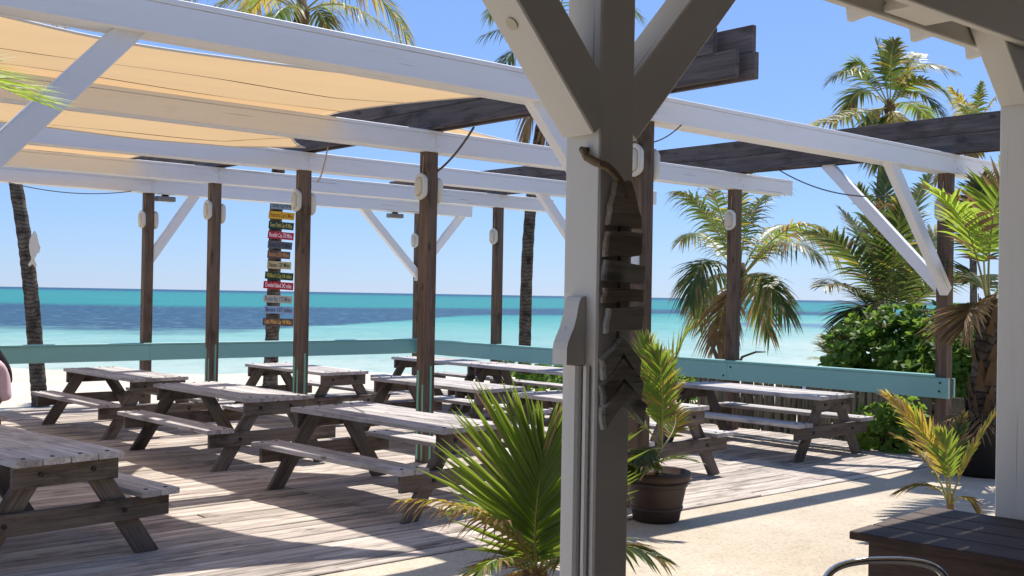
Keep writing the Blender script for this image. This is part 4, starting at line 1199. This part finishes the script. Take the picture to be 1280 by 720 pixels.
# ------------------------------------------------------------------ bushes
def bush(label, centre, radii, n, leafL, seed, zfloor=None):
    rd = random.Random(seed); e = empty('bush', (centre[0], centre[1], ground_z(centre[0], centre[1])-.02))
    tag(e, label, 'bush', 'leafy bushes beyond the deck')
    o0 = Vector(e.location); C = Vector(centre)
    vs = []; fs = []
    lumps = [(Vector((rd.uniform(-1, 1), rd.uniform(-1, 1), rd.uniform(-.2, 1))).normalized(), rd.uniform(.1, .3)) for _ in range(22)]
    for k in range(n):
        d = Vector((rd.gauss(0, 1), rd.gauss(0, 1), abs(rd.gauss(0, 1))*1.0-.25)).normalized()
        r = 1.0 - abs(rd.gauss(0, .13))
        for (l, a) in lumps:
            q = d.dot(l)
            if q > .8: r += a*(q-.8)/.2*.8
        r *= rd.uniform(.86, 1.0)
        p = C + Vector((d.x*radii[0], d.y*radii[1], d.z*radii[2]))*r
        if p.z < o0.z+.02: continue
        ax = (d+Vector((0, 0, .55))+Vector((rd.gauss(0, .3), rd.gauss(0, .3), 0))).normalized()
        t = ax.cross(Vector((.3, .8, .1))).normalized(); s = ax.cross(t)
        ph = rd.random()*6.28
        m = rd.randint(7, 10)
        for q in range(m):
            a = ph + q*2.4; el = rd.uniform(.25, 1.1)
            D = (t*math.cos(a)+s*math.sin(a))*math.cos(el) + ax*math.sin(el)
            Wv = D.cross(ax); Wv = Wv.normalized() if Wv.length > .01 else t
            L = leafL*rd.uniform(.7, 1.15); w = L*.27
            i = len(vs); b_ = p-o0
            nn = Wv.cross(D)
            vs += [b_, b_+D*L*.55-Wv*w+nn*.004, b_+D*L*.55+Wv*w+nn*.004, b_+D*L*.9-Wv*w*.8-nn*L*.05, b_+D*L*.9+Wv*w*.8-nn*L*.05, b_+D*L*1.02-nn*L*.1]
            fs += [(i, i+2, i+1), (i+1, i+2, i+4, i+3), (i+3, i+4, i+5)]
    f = mesh_obj('foliage', vs, fs, M['bush'], e); tag(f, kind='stuff')
    tv = []; tf = []
    for k in range(26):
        d = Vector((rd.gauss(0, 1), rd.gauss(0, 1), abs(rd.gauss(0, .8))+.2)).normalized()
        p = C + Vector((d.x*radii[0], d.y*radii[1], d.z*radii[2]))*.9 - o0
        q = Vector((rd.uniform(-.25, .25)*radii[0], rd.uniform(-.25, .25)*radii[1], 0))
        tube_data(bez([q, (p+q)/2+Vector((0, 0, .12)), p], 5), [.018, .016, .013, .01, .007, .004], 5, True, tv, tf)
    mesh_obj('branches', tv, tf, M['twig'], e)
    return e
def bpx(x, y, dep): p = at(x, y, dep); return p
def bush_at(label, x, ytop, dep, rx, ry, n, leafL, seed):
    top = at(x, ytop, dep); g = ground_z(top.x, top.y); h = top.z-g
    c = Vector((top.x, top.y, g+h*.42)); bush(label, c, (rx, ry, h*.58), n, leafL, seed)
bush_at('large glossy green bush rising behind the free end of the railing', 1172, 418, 15.8, 1.1, 1.05, 1000, .125, 21)
bush_at('rounded glossy green bush in the middle of the hedge behind the fence', 1118, 432, 16.4, .72, .8, 640, .12, 22)
bush_at('low pale green bush at the seaward end of the hedge', 1068, 458, 16.2, .42, .5, 300, .11, 23)
bush_at('tall green bush between the planter palm and the last railing post', 1226, 414, 14.8, .85, .9, 620, .12, 24)
bush_at('small green shrub under the bare palm trunk outside the railing', 690, 452, 25, 1.1, .8, 330, .14, 25)
bush_at('low leafy plant at the outer corner of the deck by the fence end', 1112, 512, 13.4, .30, .34, 150, .10, 26)
bush_at('low green shrub behind the paling fence beside the leaning palm', 850, 470, 17.5, .7, .55, 230, .11, 27)

# ------------------------------------------------------------------ paling fence
def make_fence():
    e = empty('paling_fence', (13.05, 9, -.3)); tag(e, 'rough fence of upright weathered palings below the right railing', 'fence')
    rd = random.Random(31); y = 6.1; k = 0
    while y < 10.6:
        wide = y < 7.3
        w = rd.uniform(.14, .20) if wide else rd.uniform(.045, .10)
        h = rd.uniform(.86, 1.0) if wide else rd.uniform(.84, 1.02)
        tl = rd.uniform(-.05, .05)
        rot = AX['z'] @ Euler((0, 0, tl)).to_matrix()
        rot = Matrix.Rotation(rd.uniform(-.05, .05), 3, 'Y') @ rot
        board('paling', (round(h, 1), round(w, 2), .03 if wide else .05), (rd.uniform(-.035, .035), y+w/2-9, h/2+.02), rot, M['paling'], e, .012)
        y += w+rd.uniform(-.012, .010); k += 1
    for z in (.28, .78):
        board('fence_rail', (4.5, .09, .045), (.085, 8.35-9, z), VBY, M['paling'], e, .005)
make_fence()
# dead branch by the leaning palm, driftwood
bb = at(903, 470, 21); bb.z = ground_z(bb.x, bb.y)
br = empty('dead_branch', bb); tag(br, 'dry dark branch lying against the foot of the leaning palm', 'branch')
def bt(px, r): tube('bough', [at(x, y, d)-bb for (x, y, d) in px], r, M['twig'], br, 6)
bt([(903, 480, 21), (896, 446, 20.8), (890, 432, 20.7), (888, 428, 20.6)], [.05, .045, .03, .015])
bt([(912, 480, 21), (908, 440, 21), (918, 432, 20.6)], [.04, .03, .012])
bt([(915, 470, 21), (928, 446, 20.6), (945, 440, 20.4), (957, 440, 20.3)], [.03, .025, .02, .01])

# ------------------------------------------------------------------ distance signs on the palm
SIGNS = [(355, 257.5, 33, 4, 'Sandy Cay 90 Miles', (128, 142, 146), (38, 70, 96), 'grey blue'),
         (352, 269.5, 33, 4, 'Petersons Cay 5 Miles', (206, 160, 44), (120, 46, 24), 'mustard yellow'),
         (351.5, 282, 32, 4, 'Green Turtle Cay 90 Miles', (22, 52, 46), (186, 166, 90), 'dark green'),
         (351, 294.5, 33, 4, 'Bonefish Cay 278 Miles', (166, 28, 52), (236, 204, 206), 'crimson'),
         (350, 306.5, 31, 4, 'Great Cay 92 Miles', (84, 84, 92), (34, 38, 54), 'slate grey'),
         (348.5, 318.5, 29, 3, 'Exuma 200 Miles', (84, 70, 68), (190, 130, 74), 'brown grey'),
         (349, 331.5, 30.5, 2, 'Nassau 120 Miles', (182, 164, 124), (24, 28, 26), 'beige'),
         (349, 345, 36, 3, "Walker's Cay 54 miles", (14, 56, 46), (184, 160, 66), 'bottle green'),
         (348, 357, 38, 3, 'Crooked Island 242 miles', (164, 20, 44), (240, 216, 216), 'bright red'),
         (347.5, 374, 36.5, 2, 'Rocky Bay 175 Miles', (170, 162, 146), (62, 82, 116), 'pale grey'),
         (348.5, 387.5, 37.5, 1, 'Bimini 107 miles', (132, 152, 184), (22, 28, 40), 'light blue'),
         (347.5, 402.5, 38.5, 1, 'Little Whale Cay 140 Miles', (82, 66, 62), (214, 160, 78), 'dark brown')]
def make_signs():
    dep = 26.72
    for i, (px, py, w, tilt, text, bg, fg, cname) in enumerate(SIGNS):
        c = at(px, py, dep); W = w/F_PX*dep*0.98; H = 9.2/F_PX*dep
        e = empty('distance_sign', c)
        yaw = math.atan2(RH.y, RH.x)
        e.rotation_euler = (0, R(tilt+.3), yaw)
        tag(e, '%s painted board reading %s on the palm trunk' % (cname, text.replace(' Miles', ' miles')), 'sign', 'distance signs on the palm trunk')
        mb = simple('sign_paint_%d' % i, lin(*bg), .6, .3, 0, .25, 8); mt = simple('sign_letters_%d' % i, lin(*fg), .6, .3)
        pn = board('panel', (W, H, .022), (0, 0, 0), VB, mb, e, .003)
        cu = bpy.data.curves.new('lettering', 'FONT'); cu.body = text; cu.size = H*.85; cu.align_x = 'CENTER'; cu.align_y = 'CENTER'; cu.resolution_u = 2
        cu.offset = .0018
        tmp = bpy.data.objects.new('tmp', cu); col.objects.link(tmp)
        bpy.context.view_layer.update()
        dg = bpy.context.evaluated_depsgraph_get()
        me = bpy.data.meshes.new_from_object(tmp.evaluated_get(dg)); bpy.data.objects.remove(tmp)
        me.materials.clear(); me.materials.append(mt)
        xs = [v.co.x for v in me.vertices]; tw = max(xs)-min(xs); sc = min(1, W*.88/tw)
        o = link(bpy.data.objects.new('lettering', me), e)
        o.matrix_local = Matrix.Translation((0, -.0125, 0)) @ VB.to_4x4() @ Matrix.Diagonal((sc, 1, 1, 1)); under(o, pn)
make_signs()

# fish board on the leaning trunk
def make_fish_board():
    dep = 22.8; c = at(42, 311, dep); s = dep/F_PX
    e = empty('fish_board', c); e.rotation_euler = (0, R(2), math.atan2(RH.y, RH.x)+R(20)); tag(e, 'bleached white fish shaped board hung nose up on the leaning palm', 'fish board')
    o = prism('fish', [(x*s, z*s) for (x, z) in [(0, 23), (3, 18), (5.5, 9), (6, 2), (4, -7), (1.8, -13), (5, -21), (3.5, -23), (0, -19), (-4, -22.5), (-5, -20), (-1.6, -13), (-4, -5), (-5.5, 3), (-5, 11), (-3, 18)]], .025, M['fish_white'], e, .06)
    f = prism('fin', [(x*s, z*s) for (x, z) in [(5.5, 8), (8, 3), (7, -4), (4.5, -6)]], .018, M['fish_white'], e, .05)
make_fish_board()

# ------------------------------------------------------------------ person on the far bench
def skin_mesh(name, nodes, edges, mat, parent, sub=2):
    me = bpy.data.meshes.new(name); me.from_pydata([n[0] for n in nodes], edges, [])
    o = bpy.data.objects.new(name, me); col.objects.link(o)
    sk = o.modifiers.new('skin', 'SKIN'); sk.use_smooth_shade = True
    for i, n in enumerate(nodes):
        v = me.skin_vertices[0].data[i] if me.skin_vertices else None
        if v: v.radius = (n[1], n[2] if len(n) > 2 else n[1]); v.use_root = (i == 0)
    ss = o.modifiers.new('sub', 'SUBSURF'); ss.levels = sub; ss.render_levels = sub
    bpy.context.view_layer.update()
    m2 = bpy.data.meshes.new_from_object(o.evaluated_get(bpy.context.evaluated_depsgraph_get()))
    bpy.data.objects.remove(o)
    m2.materials.clear(); m2.materials.append(mat)
    m2.polygons.foreach_set('use_smooth', [True]*len(m2.polygons))
    n = bpy.data.objects.new(name, m2); return link(n, parent)
def ensure_skin(me):
    if not me.skin_vertices:
        bm = bmesh.new(); bm.from_mesh(me); bm.verts.layers.skin.verify(); bm.to_mesh(me); bm.free()
_sm = skin_mesh
def skin_mesh(name, nodes, edges, mat, parent, sub=2):
    me = bpy.data.meshes.new(name); me.from_pydata([n[0] for n in nodes], edges, [])
    ensure_skin(me)
    o = bpy.data.objects.new(name, me); col.objects.link(o)
    for i, n in enumerate(nodes):
        v = me.skin_vertices[0].data[i]; v.radius = (n[1], n[2] if len(n) > 2 else n[1]); v.use_root = (i == 0)
    sk = o.modifiers.new('skin', 'SKIN'); sk.use_smooth_shade = True
    ss = o.modifiers.new('sub', 'SUBSURF'); ss.levels = sub; ss.render_levels = sub
    bpy.context.view_layer.update()
    m2 = bpy.data.meshes.new_from_object(o.evaluated_get(bpy.context.evaluated_depsgraph_get()))
    bpy.data.objects.remove(o)
    m2.materials.clear(); m2.materials.append(mat)
    m2.polygons.foreach_set('use_smooth', [True]*len(m2.polygons))
    return link(bpy.data.objects.new(name, m2), parent)
def make_person():
    # faces local -x; hips on the bench at z .43
    p = empty('person', (3.515, 12.2, 0)); tag(p, 'person in a lilac shirt with long dark hair leaning forward on the bench', 'person')
    N = [((0, 0, .54), .13, .15), ((.0, 0, .68), .115, .14), ((-.02, 0, .84), .125, .155), ((-.08, 0, .98), .105, .15), ((-.12, 0, 1.06), .055, .06), ((-.155, 0, 1.14), .06, .055), ((-.185, 0, 1.22), .098, .078), ((-.195, 0, 1.30), .085, .072)]
    E_ = [(i, i+1) for i in range(7)]
    def chain(root, pts):
        k = root
        for q in pts: N.append(q); E_.append((k, len(N)-1)); k = len(N)-1
    for s in (-1, 1):
        chain(3, [((-.09, s*.17, .985), .055), ((-.20, s*.22, .79), .043), ((-.33, s*.22, .765), .040), ((-.53, s*.15, .762), .030), ((-.60, s*.13, .758), .034, .02)])
        root = len(N)-1
        for f, (dy, L) in enumerate(((-.030, .070), (-.010, .085), (.010, .080), (.028, .062))):
            N.append(((-.645, s*.13+dy, .757), .0095)); E_.append((root, len(N)-1))
            N.append(((-.645-L*.6, s*.13+dy*1.1, .752), .008)); E_.append((len(N)-2, len(N)-1))
        N.append(((-.615, s*.13-s*.045, .755), .010)); E_.append((root, len(N)-1)); N.append(((-.65, s*.13-s*.065, .750), .0085)); E_.append((len(N)-2, len(N)-1))
        chain(0, [((-.14, s*.09, .52), .085), ((-.44, s*.10, .51), .060), ((-.45, s*.10, .46), .055), ((-.40, s*.10, .25), .050), ((-.36, s*.10, .09), .036), ((-.40, s*.105, .045), .036, .03), ((-.52, s*.115, .03), .032, .022)])
    body = skin_mesh('body', N, E_, M['skin'], p)
    # nose and brow as sub-forms of the face
    vs, fs = tube_data([(-.275, 0, 1.245), (-.295, 0, 1.215), (-.275, 0, 1.20)], [.008, .014, .008], 8); mesh_obj('nose', vs, fs, M['skin'], p, True)
    for s in (-1, 1):
        vs, fs = tube_data([(-.262, s*.033, 1.252), (-.272, s*.033, 1.252), (-.277, s*.033, 1.252)], [.014, .011, .003], 8); mesh_obj('eye', vs, fs, M['hair'], p, True)
        vs, fs = tube_data([(-.175, s*.076, 1.25), (-.172, s*.090, 1.225), (-.18, s*.078, 1.195)], [.012, .016, .010], 8); mesh_obj('ear', vs, fs, M['skin'], p, True)
    SN = [((.0, 0, .585), .145, .165), ((.0, 0, .68), .135, .16), ((-.02, 0, .85), .14, .17), ((-.08, 0, .985), .118, .165), ((-.115, 0, 1.045), .07, .075)]
    SE = [(0, 1), (1, 2), (2, 3), (3, 4)]
    for s in (-1, 1):
        SN += [((-.09, s*.175, .985), .068), ((-.155, s*.205, .87), .058)]; k = len(SN); SE += [(3, k-2), (k-2, k-1)]
    skin_mesh('shirt', SN, SE, M['shirt'], p)
    HN = [((.0, 0, .545), .15, .165)]; HE = []
    for s in (-1, 1):
        HN += [((-.14, s*.092, .525), .097), ((-.36, s*.10, .518), .078)]; k = len(HN); HE += [(0, k-2), (k-2, k-1)]
    skin_mesh('shorts', HN, HE, M['shorts'], p)
    HR = [((-.172, 0, 1.31), .094, .088), ((-.135, 0, 1.25), .095, .088), ((-.08, 0, 1.13), .075, .085), ((-.01, 0, 1.02), .06, .09), ((.055, 0, .90), .055, .09), ((.095, 0, .76), .03, .05)]
    skin_mesh('hair', HR, [(i, i+1) for i in range(5)], M['hair'], p)
make_person()
